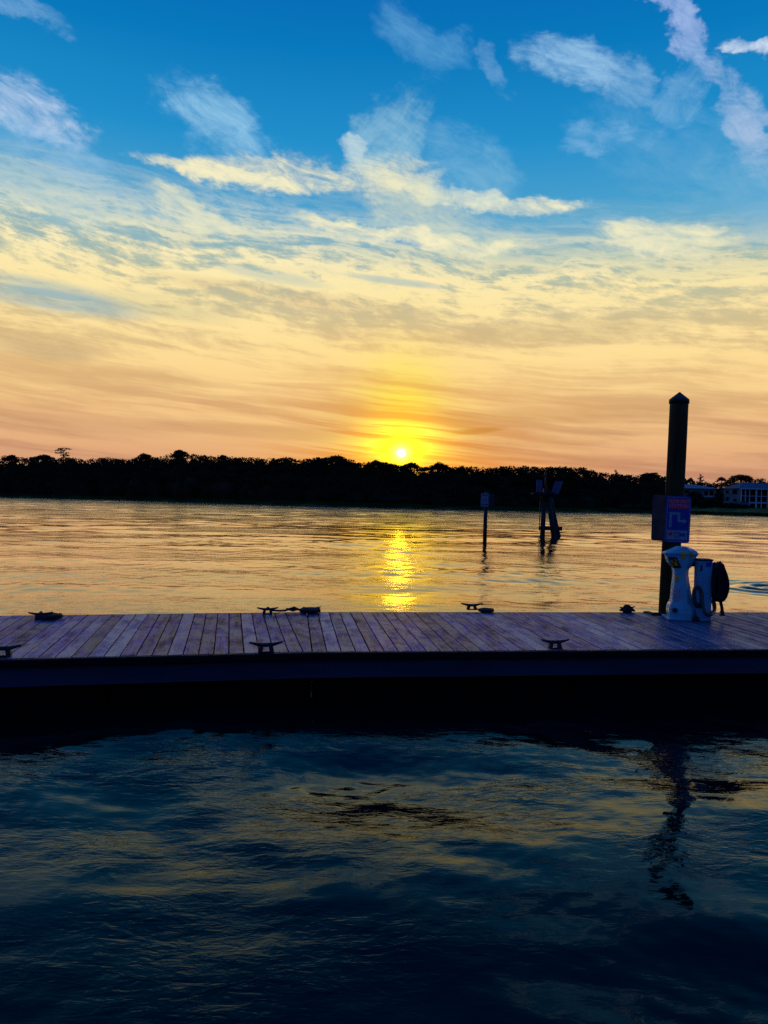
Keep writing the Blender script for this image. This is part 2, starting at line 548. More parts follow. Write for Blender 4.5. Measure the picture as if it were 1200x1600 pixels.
def deck_mat():
    mt = bpy.data.materials.new('weathered_planks')
    mt.use_nodes = True
    nt = mt.node_tree
    q = G(nt)
    b = nt.nodes['Principled BSDF']
    at = q.node('ShaderNodeAttribute', attribute_name='plank')
    sp = q.node('ShaderNodeSeparateColor')
    nt.links.new(at.outputs['Color'], sp.inputs[0])
    t = q.node('ShaderNodeTexCoord')
    s = q.node('ShaderNodeSeparateXYZ')
    nt.links.new(t.outputs['Object'], s.inputs[0])
    off = q.mul(sp.outputs[0], 37.0)
    # x runs along the dock, y across it (along each plank)
    grain = q.noise(q.vec(q.mul(s.outputs[0], 26.0), q.mul(s.outputs[1], 1.3), off), 1.0, 6, 0.65, 0.6)
    blot = q.noise(q.vec(q.mul(s.outputs[0], 5.0), q.mul(s.outputs[1], 2.2), off), 1.0, 6, 0.66, 0.5)
    knots = q.noise(q.vec(q.mul(s.outputs[0], 14.0), q.mul(s.outputs[1], 7.0), off), 1.0, 3, 0.5, 0.9)
    patches = q.noise(q.vec(q.mul(s.outputs[0], 0.9), q.mul(s.outputs[1], 1.1), 4.0), 1.0, 4, 0.6, 0.3)
    c = q.mix(q.ss(grain, 0.40, 0.60), (0.060, 0.024, 0.062), (0.48, 0.185, 0.36))
    c = q.mix(q.mul(q.ss(blot, 0.42, 0.66), 0.75), c, (0.12, 0.055, 0.12))
    c = q.mix(q.mul(q.ss(knots, 0.58, 0.72), 0.9), c, (0.035, 0.02, 0.03))
    c = q.mix(q.mul(q.ss(patches, 0.50, 0.72), 0.45), c, (0.42, 0.27, 0.38))
    c = q.mix(q.mul(q.ss(sp.outputs[1], 0.66, 0.9), q.ss(blot, 0.3, 0.6, 0.35, 0.8)), c, (0.52, 0.27, 0.25))
    v = q.ss(sp.outputs[1], 0.0, 1.0, 0.66, 1.22)
    c = q.mix(1.0, c, q.vec(v, v, v), 'MULTIPLY')
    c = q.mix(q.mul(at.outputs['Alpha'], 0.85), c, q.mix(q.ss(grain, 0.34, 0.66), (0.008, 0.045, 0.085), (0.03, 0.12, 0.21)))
    nt.nodes.remove(b)
    b = q.node('ShaderNodeBsdfGlossy')
    body = q.node('ShaderNodeBsdfDiffuse')
    nt.links.new(c, body.inputs[0])
    rg = q.add(q.ss(blot, 0.3, 0.7, 0.22, 0.36), q.mul(q.sub(sp.outputs[2], 0.5), 0.08))
    nt.links.new(rg, b.inputs['Roughness'])
    fac = q.add(0.05, q.mul(q.ss(blot, 0.35, 0.7), q.add(0.12, q.mul(sp.outputs[2], 0.10))))
    bp = q.node('ShaderNodeBump')
    bp.inputs['Strength'].default_value = 0.8
    bp.inputs['Distance'].default_value = 0.007
    h = q.add(q.mul(grain, 0.8), q.mul(knots, 0.5))
    nt.links.new(h, bp.inputs['Height'])
    nt.links.new(bp.outputs[0], b.inputs['Normal'])
    nt.links.new(bp.outputs[0], body.inputs['Normal'])
    mx = q.node('ShaderNodeMixShader')
    nt.links.new(fac, mx.inputs[0])
    nt.links.new(body.outputs[0], mx.inputs[1])
    nt.links.new(b.outputs[0], mx.inputs[2])
    nt.links.new(mx.outputs[0], nt.nodes['Material Output'].inputs[0])
    return mt


def water_mat():
    mt = bpy.data.materials.new('tidal_water')
    mt.use_nodes = True
    nt = mt.node_tree
    q = G(nt)
    b = nt.nodes['Principled BSDF']
    nt.nodes.remove(b)
    b = q.node('ShaderNodeBsdfGlossy')
    body = q.node('ShaderNodeBsdfDiffuse')
    body.inputs[0].default_value = (0.0, 0.0050, 0.0060, 1)
    t = q.node('ShaderNodeTexCoord')
    s = q.node('ShaderNodeSeparateXYZ')
    nt.links.new(t.outputs['Object'], s.inputs[0])
    far = q.ss(s.outputs[1], 9.0, 14.0)
    # smooth water in the lee of the dock, wind ripples on the open reach
    r1 = q.noise(q.vec(q.mul(s.outputs[0], 3.0), q.mul(s.outputs[1], 5.5), 0.0), 1.0, 3, 0.5, 0.6)
    r2 = q.noise(q.vec(q.mul(s.outputs[0], 1.1), q.mul(s.outputs[1], 2.6), 5.0), 1.0, 4, 0.55, 0.5)
    gust = q.noise(q.vec(q.mul(s.outputs[0], 0.035), q.mul(s.outputs[1], 0.16), 2.0), 1.0, 3, 0.55, 0.6)
    gs = q.ss(gust, 0.38, 0.64, 0.25, 1.0)
    nt.links.new(q.add(q.ss(s.outputs[1], 9.0, 15.0, 0.012, 0.028), q.ss(s.outputs[1], 18.0, 110.0, 0.0, 0.10)), b.inputs['Roughness'])
    r0 = q.noise(q.vec(q.mul(s.outputs[0], 8.0), q.mul(s.outputs[1], 19.0), 9.0), 1.0, 3, 0.55, 0.8)
    r3 = q.noise(q.vec(q.mul(s.outputs[0], 0.55), q.mul(s.outputs[1], 1.1), 7.0), 1.0, 4, 0.6, 0.3)
    h = q.add(q.mul(r1, 0.0055), q.mul(q.add(q.mul(r2, 0.018), q.mul(q.mul(r3, 0.10), q.ss(s.outputs[1], 22.0, 90.0))), far))
    h = q.add(h, q.mul(r0, 0.0022))
    amp = q.add(q.mul(q.sub(1.0, far), q.ss(q.noise(q.vec(q.mul(s.outputs[0], 0.5), q.mul(s.outputs[1], 0.9), 3.0), 1.0, 2), 0.40, 0.60, 0.35, 1.5)), q.mul(far, gs))
    bp = q.node('ShaderNodeBump')
    bp.inputs['Strength'].default_value = 1.0
    bp.inputs['Distance'].default_value = 1.0
    nt.links.new(q.mul(h, amp), bp.inputs['Height'])
    nt.links.new(bp.outputs[0], b.inputs['Normal'])
    fr = q.node('ShaderNodeFresnel')
    fr.inputs[0].default_value = 1.34
    nt.links.new(bp.outputs[0], fr.inputs['Normal'])
    fac = q.mul(q.m('POWER', fr.outputs[0], 1.45), 2.1, clamp=True)
    nt.links.new(q.mix(q.ss(fr.outputs[0], 0.04, 0.32), (0.74, 0.84, 0.86), (1.0, 0.97, 0.92)), b.inputs['Color'])
    mx = q.node('ShaderNodeMixShader')
    nt.links.new(fac, mx.inputs[0])
    nt.links.new(body.outputs[0], mx.inputs[1])
    nt.links.new(b.outputs[0], mx.inputs[2])
    nt.links.new(mx.outputs[0], nt.nodes['Material Output'].inputs[0])
    return mt


def matte(name, col):
    mt = bpy.data.materials.new(name)
    mt.use_nodes = True
    nt = mt.node_tree
    q = G(nt)
    nt.nodes.remove(nt.nodes['Principled BSDF'])
    d = q.node('ShaderNodeBsdfDiffuse')
    t = q.node('ShaderNodeTexCoord')
    n = q.noise(t.outputs['Object'], 1.5, 4)
    nt.links.new(q.mix(q.ss(n, 0.3, 0.7), col, tuple(v * 0.7 for v in col)), d.inputs[0])
    nt.links.new(d.outputs[0], nt.nodes['Material Output'].inputs[0])
    return mt


M_pane = matte('unlit_window', (0.006, 0.009, 0.014))
M_deck = deck_mat()
M_water = water_mat()

# ================================================================== water
RIPPLE = at_z(1200, 918, 0.0)


def wave(xs, ys, spacing):
    rng = np.random.RandomState(11)
    z = np.zeros_like(xs)
    lee = 1.0 / (1.0 + np.exp((ys - 12.0) / 0.8))           # 1 on this side of the dock
    N = 96
    lam = np.exp(rng.uniform(math.log(0.13), math.log(7.0), N))
    for i in range(N):
        L = lam[i]
        k = 2 * math.pi / L
        th = rng.normal(math.pi / 2, 0.75)                  # crests mostly lie along the dock
        kx, ky = k * math.cos(th), k * math.sin(th)
        ph = rng.uniform(0, 2 * math.pi)
        wt = np.clip(L / (3.0 * spacing) - 0.6, 0, 1)
        s_open = 0.0115 if L < 1.2 else (0.0070 if L < 3 else 0.0078)
        s_lee = 0.0048 if L < 0.5 else (0.0062 if L < 0.9 else (0.0100 if L < 2.4 else 0.0082))
        slope = s_open * (1 - lee) + s_lee * lee
        # slow phase drift keeps crests short and irregular
        drift = 1.3 * np.sin(xs * 0.31 / L ** 0.5 + i) + 1.1 * np.sin(ys * 0.27 / L ** 0.5 + 2.1 * i)
        if L < 0.9:                                          # small ripples come and go in patches
            g_ = np.sin(xs * 0.75 + 1.7 * np.sin(ys * 0.5 + i % 3) + 2.0 * (i % 3)) * np.sin(ys * 1.15 + 1.3 * np.sin(xs * 0.6) + 1.1 * (i % 4))
            wt = wt * (0.18 + 1.5 * np.clip(g_ + 0.25, 0, 1.2) * lee + 0.85 * (1 - lee))
        z += slope / k * wt * np.sin(kx * xs + ky * ys + ph + drift)
    patch = 0.75 + 0.45 * np.sin(xs * 0.21 + 1.3 * np.sin(ys * 0.13) + 0.6) * np.sin(ys * 0.33 + np.sin(xs * 0.12))
    z *= np.where(lee > 0.5, 0.75 + 0.5 * np.clip(patch, 0, 1.2), patch)
    # a fish ring spreading near the dock
    rr = np.hypot(xs - RIPPLE.x, ys - RIPPLE.y)
    z += 0.036 * np.exp(-(rr / 2.0) ** 2) * np.cos(rr * 2 * math.pi / 0.62) * np.clip(rr / 0.3, 0.4, 1)
    return z


def build_water():
    nr, na = 1150, 860
    r = 1.6 * np.exp(np.linspace(0, math.log(330 / 1.6), nr))
    a = np.radians(np.linspace(-46, 46, na))
    RR, AA = np.meshgrid(r, a, indexing='ij')
    xs, ys = RR * np.sin(AA), RR * np.cos(AA)
    sp = RR * max(math.log(330 / 1.6) / nr, math.radians(92) / na)
    zs = wave(xs, ys, sp)
    # settle to the flat sheet at the rim
    rim = np.clip((RR - 1.6) / 0.5, 0, 1) * np.clip((330 - RR) / 40, 0, 1) * np.clip((math.radians(46) - np.abs(AA)) / 0.03, 0, 1)
    zs *= rim
    co = np.stack([xs, ys, zs], -1).reshape(-1, 3)
    idx = np.arange(nr * na).reshape(nr, na)
    q = np.stack([idx[:-1, :-1], idx[:-1, 1:], idx[1:, 1:], idx[1:, :-1]], -1).reshape(-1, 4)
    # flat remainder of the same sheet: behind and beside the viewer
    ex = []
    n0 = len(co)
    aa = np.radians(np.concatenate([np.linspace(46, 314, 40)]))
    rr = [1.6, 8, 40, 330]
    ring = []
    for R_ in rr:
        ring.append([n0 + len(ex) + k for k in range(len(aa))])
        ex += [(R_ * math.sin(t), R_ * math.cos(t), 0.0) for t in aa]
    eq = []
    for i in range(len(rr) - 1):
        for k in range(len(aa) - 1):
            eq.append((ring[i][k], ring[i][k + 1], ring[i + 1][k + 1], ring[i + 1][k]))
    n1 = n0 + len(ex)
    inner = [(1.6 * math.sin(t), 1.6 * math.cos(t), 0.0) for t in np.radians(np.linspace(0, 348, 30))]
    ex += inner + [(0, 0, 0)]
    eq += [(n1 + k, n1 + (k + 1) % 30, n1 + 30, n1 + 30) for k in range(30)]
    co = np.concatenate([co, np.array(ex)])
    q = np.concatenate([q, np.array(eq)])
    me = bpy.data.meshes.new('water')
    me.vertices.add(len(co))
    me.vertices.foreach_set('co', co.astype(np.float32).ravel())
    loops, starts, totals = [], [], []
    tri = q[:, 2] == q[:, 3]
    fl = np.concatenate([q[~tri].ravel(), q[tri][:, :3].ravel()])
    nq, nt_ = int((~tri).sum()), int(tri.sum())
    st = np.concatenate([np.arange(nq) * 4, nq * 4 + np.arange(nt_) * 3])
    to = np.concatenate([np.full(nq, 4), np.full(nt_, 3)])
    me.loops.add(len(fl))
    me.loops.foreach_set('vertex_index', fl.astype(np.int32))
    me.polygons.add(len(st))
    me.polygons.foreach_set('loop_start', st.astype(np.int32))
    me.polygons.foreach_set('loop_total', to.astype(np.int32))
    me.polygons.foreach_set('use_smooth', np.ones(len(st), dtype=bool))
    me.update(calc_edges=True)
    me.materials.append(M_water)
    o = bpy.data.objects.new('water', me)
    C.objects.link(o)
    tag(o, kind='structure')


build_water()

# ================================================================== far bank
SHORE = [(-900, 756), (-400, 766.5), (0, 776.2), (200, 781), (400, 787.6), (600, 793), (800, 797.6), (1000, 801.4), (1100, 804.5), (1200, 807.3), (1500, 815), (1900, 826)]


def shore_y(px):
    return float(np.interp(px, [p[0] for p in SHORE], [p[1] for p in SHORE]))


def shore_pt(px):
    return at_z(px, shore_y(px), 0.0)


def build_bank():
    cols = list(range(-900, 1901, 20))
    rows = [(-3, -0.6), (0, -0.02), (0.6, 0.28), (3, 0.55), (9, 0.95), (20, 1.3), (60, 1.6), (300, 2.0), (3000, 3.0)]
    vs, fs = [], []
    for ci, px in enumerate(cols):
        p = shore_pt(px)
        d = Vector((p.x, p.y, 0)).normalized()
        wob = 0.35 * math.sin(ci * 1.7) + 0.25 * math.sin(ci * 0.61)
        for off, h in rows:
            q = p + d * (off + (wob if off < 5 else 0))
            vs.append((q.x, q.y, h + (0.12 * math.sin(ci * 2.3 + off) if 0.3 < off < 100 else 0)))
    n = len(rows)
    for c in range(len(cols) - 1):
        for r_ in range(n - 1):
            fs.append((c * n + r_, (c + 1) * n + r_, (c + 1) * n + r_ + 1, c * n + r_ + 1))
    tag(mesh_obj('ground', vs, fs, M_grass, smooth=True), kind='structure')
    # reeds and long grass along the water's edge, uncountable
    rng = np.random.RandomState(5)
    V, Fc = [], []
    for _ in range(26000):
        px = rng.uniform(-150, 1350)
        p = shore_pt(px)
        d = Vector((p.x, p.y, 0)).normalized()
        p = p + d * rng.uniform(0.1, 3.0) ** 1.0
        h = rng.uniform(0.15, 0.55) * (1.35 if px < 660 else 0.8)
        w = rng.uniform(0.04, 0.10)
        t = rng.uniform(-0.2, 0.2)
        i = len(V)
        z0 = 0.1
        V += [(p.x - w, p.y, z0), (p.x + w, p.y, z0), (p.x + t, p.y + rng.uniform(-.1, .1), z0 + h + 0.25)]
        Fc.append((i, i + 1, i + 2))
    tag(mesh_obj('shore_grass', V, Fc, M_grass), 'low dark grass fringing the far bank at the water line', 'grass', kind='stuff')


build_bank()

# ================================================================== far wood
TOP = [(-900, 700), (-300, 702), (-120, 706), (0, 718), (8, 712), (17, 711), (33, 716), (50, 712), (70, 710), (80, 714), (100, 713), (115, 711.5), (127, 717), (147, 714), (173, 712), (187, 716), (213, 714),
       (228, 709), (240, 713), (260, 712), (282, 705), (300, 708), (313, 711), (327, 709), (353, 710.5), (373, 714), (393, 713), (410, 715), (423, 714), (457, 712.5), (477, 715), (495, 713), (523, 712),
       (543, 715), (557, 722), (587, 719), (613, 723), (630, 725), (643, 724), (663, 728), (687, 724), (700, 729), (716, 725), (733, 728), (744, 727), (768, 730), (784, 727), (795, 726), (812, 726.5), (826, 727),
       (847, 726), (870, 727), (898, 728.5), (920, 732), (940, 736), (960, 738), (980, 741), (995, 740), (1017, 739), (1037, 741), (1060, 744), (1075, 748), (1095, 751), (1115, 753), (1127, 752), (1150, 750), (1175, 752),
       (1200, 750), (1300, 746), (1500, 748), (1900, 752)]


def top_y(px):
    return float(np.interp(px, [p[0] for p in TOP], [p[1] for p in TOP]))


def leaf_cloud(rng, blobs, size, per):
    """small bent leaf clumps spread through a set of ellipsoids; blobs rows: x y z rx ry rz"""
    V, Fc = [], []
    base = 0
    for (x, y, z, rx, ry, rz) in blobs:
        n = max(12, int(per * (rx * rz)))
        d = rng.normal(size=(n, 3))
        d /= np.linalg.norm(d, axis=1)[:, None]
        rad = rng.uniform(0.45, 1.08, n)[:, None] ** 0.6
        c = d * rad * np.array([rx, ry, rz]) + np.array([x, y, z])
        s = size * rng.uniform(0.5, 1.4, n)[:, None]
        a = rng.normal(size=(n, 3))
        a /= np.linalg.norm(a, axis=1)[:, None]
        b = np.cross(a, rng.normal(size=(n, 3)))
        b /= np.linalg.norm(b, axis=1)[:, None] + 1e-9
        q = np.stack([c - a * s, c - b * s * 0.6, c + a * s, c + b * s * 0.6], 1).reshape(-1, 3)
        V.append(q)
        Fc.append(np.arange(4 * n).reshape(-1, 4) + base)
        base += 4 * n
    return np.concatenate(V), np.concatenate(Fc)


def quads_obj(name, V, Q, mat, parent=None):
    me = bpy.data.meshes.new(name)
    me.vertices.add(len(V))
    me.vertices.foreach_set('co', np.asarray(V, dtype=np.float32).ravel())
    me.loops.add(Q.size)
    me.loops.foreach_set('vertex_index', Q.astype(np.int32).ravel())
    me.polygons.add(len(Q))
    me.polygons.foreach_set('loop_start', (np.arange(len(Q)) * 4).astype(np.int32))
    me.polygons.foreach_set('loop_total', np.full(len(Q), 4, dtype=np.int32))
    me.update(calc_edges=True)
    me.materials.append(mat)
    o = bpy.data.objects.new(name, me)
    C.objects.link(o)
    if parent:
        o.parent = parent
    return o


def build_wood():
    rng = np.random.RandomState(21)
    blobs = []
    cores = []
    px = -620.0
    while px < 1800:
        for row, (back, drop) in enumerate(((22, 0.0), (15, 1.3), (7, 3.8))):
            if px > 1050 and row < 2 and back < 20:
                continue
            p = shore_pt(px)
            Y = p.y + back + rng.uniform(-3, 3)
            house_zone = px > 1045
            if house_zone:
                Y = p.y + 62 + rng.uniform(-4, 4)
            ppx = px + rng.uniform(-8, 8)
            top = at_y(ppx, top_y(ppx) + rng.uniform(0.3, 2.4), Y)
            zt = top.z - drop - (rng.uniform(0, 1.2) if row else 0)
            r = rng.uniform(1.3, 3.0)
            for k in range(rng.randint(3, 6)):
                rr = r * rng.uniform(0.4, 0.8)
                flat = rng.uniform(0.55, 0.85)
                ox = rng.uniform(-1, 1) * r
                blobs.append((top.x + ox, Y + rng.uniform(-1, 1) * r, zt - rr * flat - abs(ox) * rng.uniform(0.1, 0.45), rr, rr, rr * flat))
            cores.append((top.x, Y + 1.5, zt - 1.6, r * 1.3))
        if px < 1045:
            # understorey down to the bank
            for k in range(5):
                p = shore_pt(px + rng.uniform(-10, 10))
                h = rng.uniform(0.8, 5.5)
                back = 4 + h * 1.1
                d = Vector((p.x, p.y, 0)).normalized()
                rr = rng.uniform(1.0, 2.0)
                if px > 660:
                    back += 5
                blobs.append((p.x + d.x * back, p.y + d.y * back, h, rr * 1.1, rr, rr * 0.85))
        px += rng.uniform(5.5, 9)
    V, Q = leaf_cloud(rng, blobs, 0.24, 55)
    # trunks and inner boughs as tapering sticks behind the leaves
    TV, TF = [], []
    for (x, y, z, r) in cores:
        b = len(TV)
        w = 0.16
        for zz, ww in ((0.4, w), (z, w * 0.5)):
            TV += [(x - ww, y - ww, zz), (x + ww, y - ww, zz), (x + ww, y + ww, zz), (x - ww, y + ww, zz)]
        for k in range(4):
            TF.append((b + k, b + (k + 1) % 4, b + 4 + (k + 1) % 4, b + 4 + k))
        # dense heart of the crown: a rough lumpy hull inside the leaves
        b = len(TV)
        rings = 6
        for j in range(rings):
            f = j / (rings - 1)
            zz = 0.4 + (z + 0.2 - 0.4) * f
            rr = r * (1.1 if f < 0.7 else 0.85 * (1 - (f - 0.7) / 0.3) + 0.25)
            for k in range(8):
                t = k * math.pi / 4
                w_ = rr * rng.uniform(0.75, 1.1)
                TV.append((x + w_ * math.cos(t), y + w_ * math.sin(t), zz + rng.uniform(-0.3, 0.2)))
        for j in range(rings - 1):
            for k in range(8):
                TF.append((b + j * 8 + k, b + j * 8 + (k + 1) % 8, b + (j + 1) * 8 + (k + 1) % 8, b + (j + 1) * 8 + k))
    n = len(V)
    V = np.concatenate([V, np.array(TV)])
    Q = np.concatenate([Q, np.array(TF) + n])
    o = quads_obj('far_wood', V, Q, M_leaf)
    tag(o, 'long black belt of massed trees filling the far bank of the river', 'wood', kind='stuff')
    print('wood quads', len(Q))


build_wood()


def tree(name, px, py_top, half_px, back, style, label, seed, trunk_from=None):
    """one tree that stands out of the far treeline: own crown, trunk and limbs"""
    rng = np.random.RandomState(seed)
    p = shore_pt(px)
    Y = p.y + back
    top = at_y(px, py_top, Y)
    rad = half_px / F * Y
    zt = top.z
    root = empty(name, (top.x, Y, 1.2), label, 'tree', 'trees standing out of the far treeline')
    H = zt - 1.2
    blobs = []
    limbs = MB()
    lean = rng.uniform(-0.5, 0.5)
    limbs.tube([(0, 0, -0.4), (lean * 0.3, 0, H * 0.4), (lean, 0, H * 0.88)], [0.24, 0.18, 0.08], 7)
    if style == 'flat':              # sparse flat layers with sky between
        lays = [(0.99, 0.85, 0.13, 0.15), (0.955, 0.62, 0.12, -0.35), (0.905, 0.95, 0.13, -0.15), (0.85, 0.5, 0.14, 0.3)]
        for f, w, th, ox in lays:
            for k in range(5):
                x = (ox + (k - 2) * 0.36 * w) * rad
                zz = H * f - 0.35 - abs(k - 2) * 0.09
                blobs.append((x, rng.uniform(-.6, .6), zz, rad * 0.26, rad * 0.3, 0.24))
                if k != 2:
                    limbs.tube([(lean * 0.8, 0, zz - 0.7), (x * 0.6, 0, zz - 0.25), (x, 0, zz - 0.05)], [0.08, 0.05, 0.03], 5)
    elif style == 'dome':
        for k in range(22):
            t = rng.uniform(-1, 1)
            rr = rad * rng.uniform(0.2, 0.36)
            zc = H - rr * 0.75 - (t * t) * rad * 0.42 - rng.uniform(0, 0.5)
            blobs.append((t * rad * 0.8, rng.uniform(-.6, .6) * rad, zc, rr, rr, rr * 0.68))
            limbs.tube([(lean * 0.5, 0, H * 0.45), (t * rad * 0.45, 0, zc - rr), (t * rad * 0.8, 0, zc)], [0.10, 0.06, 0.03], 5)
    elif style == 'palm':
        for k in range(11):
            t = -1 + 2 * k / 10
            x = t * rad
            zz = H - 0.25 - abs(t) ** 1.7 * 1.1
            for s in range(4):
                f = (s + 1) / 4
                blobs.append((x * f + lean, rng.uniform(-.3, .3), H - 0.8 + (zz - H + 0.8) * f, 0.35, 0.3, 0.16))
            limbs.tube([(lean, 0, H - 0.9), (x * 0.6 + lean, 0, (zz + H - 0.6) / 2), (x + lean, 0, zz)], [0.05, 0.035, 0.02], 4)
    elif style == 'layered':         # cedar-like shelves to both sides
        for k in range(9):
            f = 1 - k * 0.055
            w = rad * (0.25 + 0.09 * k)
            sgn = 1 if k % 2 else -1
            blobs.append((lean + sgn * w * 0.45, 0, H * f - 0.25, w * 0.62, w * 0.5, 0.22))
            blobs.append((lean, 0, H * f - 0.3, w * 0.4, w * 0.4, 0.3))
            limbs.tube([(lean, 0, H * f - 0.5), (lean + sgn * w, 0, H * f - 0.25)], [0.07, 0.03], 4)
    V, Q = leaf_cloud(rng, blobs, 0.17, 210)
    quads_obj('crown', V, Q, M_leaf, root)
    limbs.build('trunk', M_bark, root)
    return root


tree('pine_tree', 99, 698, 12, 20, 'flat', 'lone thin flat-topped pine poking high above the left treeline', 3)
tree('broadleaf_tree', 17, 709.5, 15, 22, 'dome', 'rounded crown nearest the left end of the black treeline', 4)
tree('broadleaf_tree', 70, 708.5, 15, 24, 'dome', 'low rounded crown just left of the lone flat-topped pine', 5)
tree('broadleaf_tree', 228, 707.5, 13, 21, 'dome', 'small round crown midway between the lone pine and the tallest left crown', 6)
tree('broadleaf_tree', 282, 702.5, 17, 22, 'dome', 'tallest rounded crown of the left half of the treeline', 7)
tree('broadleaf_tree', 524, 709.5, 26, 24, 'dome', 'broad flat crown left of the sun with a spur on its right', 8)
tree('broadleaf_tree', 587, 718, 20, 22, 'dome', 'wide low crown directly left of the setting sun', 9)
tree('broadleaf_tree', 643, 721.5, 16, 20, 'dome', 'small domed crown directly below and right of the sun', 10)
tree('broadleaf_tree', 687, 721.5, 18, 22, 'dome', 'rounded crown second to the right of the sun', 11)
tree('pine_tree', 965, 734, 12, 24, 'layered', 'ragged pine crown where the treeline steps down before the tall pile', 12)
tree('broadleaf_tree', 1017, 736, 15, 24, 'dome', 'rounded crown immediately left of the tall wooden pile', 13)
tree('pine_tree', 1095, 740.5, 11, 45, 'layered', 'shelved cedar-like tree behind the low house right of the tall pile', 14)
tree('palm_tree', 1077, 746, 5, 45, 'palm', 'small spiky tree close against the right side of the tall pile', 15)
tree('palm_tree', 1129, 744.5, 8, 50, 'palm', 'open spiky crown in the gap between the two houses', 16)
tree('broadleaf_tree', 1158, 740.5, 21, 52, 'dome', 'wide umbrella crown rising behind the two-storey white house', 17)
tree('pine_tree', 1188, 746, 9, 50, 'flat', 'small wind-bent crown above the roof at the right edge', 18)

# ================================================================== houses on the far bank
def house_right():
    Y = shore_pt(1160).y + 24
    o0 = at_y(1157, 770, Y)
    root = empty('waterfront_house', (o0.x, Y, 1.3), 'pale two-storey house with a tall screened porch at the right edge of the far bank', 'house')
    def L(px, py, dy=0.0):
        v = at_y(px, py, Y + dy)
        return (v.x - o0.x, dy, v.z - 1.3)
    x2 = L(1250, 770)[0]
    ze = L(1157, 763.0)[2]
    zr = L(1160, 754.0, 4)[2]
    D = 8.2
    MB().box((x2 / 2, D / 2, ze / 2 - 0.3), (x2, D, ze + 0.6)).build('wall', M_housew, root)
    r = MB()
    o = 0.4
    r.loft([[(-o, -o, ze), (x2 + o, -o, ze), (x2 + o, D + o, ze), (-o, D + o, ze)],
            [(2.2, D / 2 - .3, zr), (x2 - 2.1, D / 2 - .3, zr), (x2 - 2.1, D / 2 + .3, zr), (2.2, D / 2 + .3, zr)]])
    r.build('roof', new_mat('pale_metal_roof', (0.05, 0.12, 0.17), 0.8, spec=0.1, var=0.2, scale=0.8), root)
    MB().box((x2 / 2, -o - 0.03, ze - 0.08), (x2 + 2 * o, 0.06, 0.20)).build('fascia', M_trim, root)
    # four small windows in the plain side wall
    for (px, py, ww, hh) in ((1137.5, 768.8, 1.3, 0.65), (1149, 768.5, 1.9, 0.95), (1138, 779.5, 1.3, 0.8), (1149.5, 781.5, 1.2, 0.55)):
        yy = D * (1157 - px) / 26
        c = L(px, py, yy)
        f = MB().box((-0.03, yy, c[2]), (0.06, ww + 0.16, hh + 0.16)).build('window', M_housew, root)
        MB().box((-0.07, yy, c[2]), (0.02, ww, hh)).build('pane', M_pane, f)
    # the porch: dark screens between pale posts and rails
    pz1, pzm, pz0 = L(1170, 765)[2], L(1170, 775)[2], L(1170, 783)[2]
    zb = -0.2
    xl = L(1170, 790)[0]
    MB().box(((0.15 + x2) / 2, -0.06, (pz0 + pz1) / 2), (x2 - 0.2, 0.08, pz1 - pz0)).build('porch_screen', M_pane, root)
    MB().box(((xl + x2) / 2, -0.06, (zb + pz0 - 0.5) / 2), (x2 - xl - 0.1, 0.08, pz0 - 0.5 - zb)).build('porch_screen', M_pane, root)
    for px in (1157.6, 1164, 1170.5, 1181, 1189, 1198.5, 1208, 1218, 1228, 1240):
        c = L(px, 775)
        low = zb if px > 1168 else pz0 - 0.1
        MB().box((c[0], -0.16, (low + pz1) / 2), (0.36 if px == 1181 else 0.18, 0.12, pz1 - low)).build('porch_post', M_trim, root)
    MB().box((x2 / 2, -0.24, pzm), (x2, 0.05, 0.12)).build('porch_rail', M_trim, root)
    MB().box(((xl + x2) / 2, -0.24, pz0 - 0.35), (x2 - xl, 0.05, 0.22)).build('porch_rail', M_trim, root)


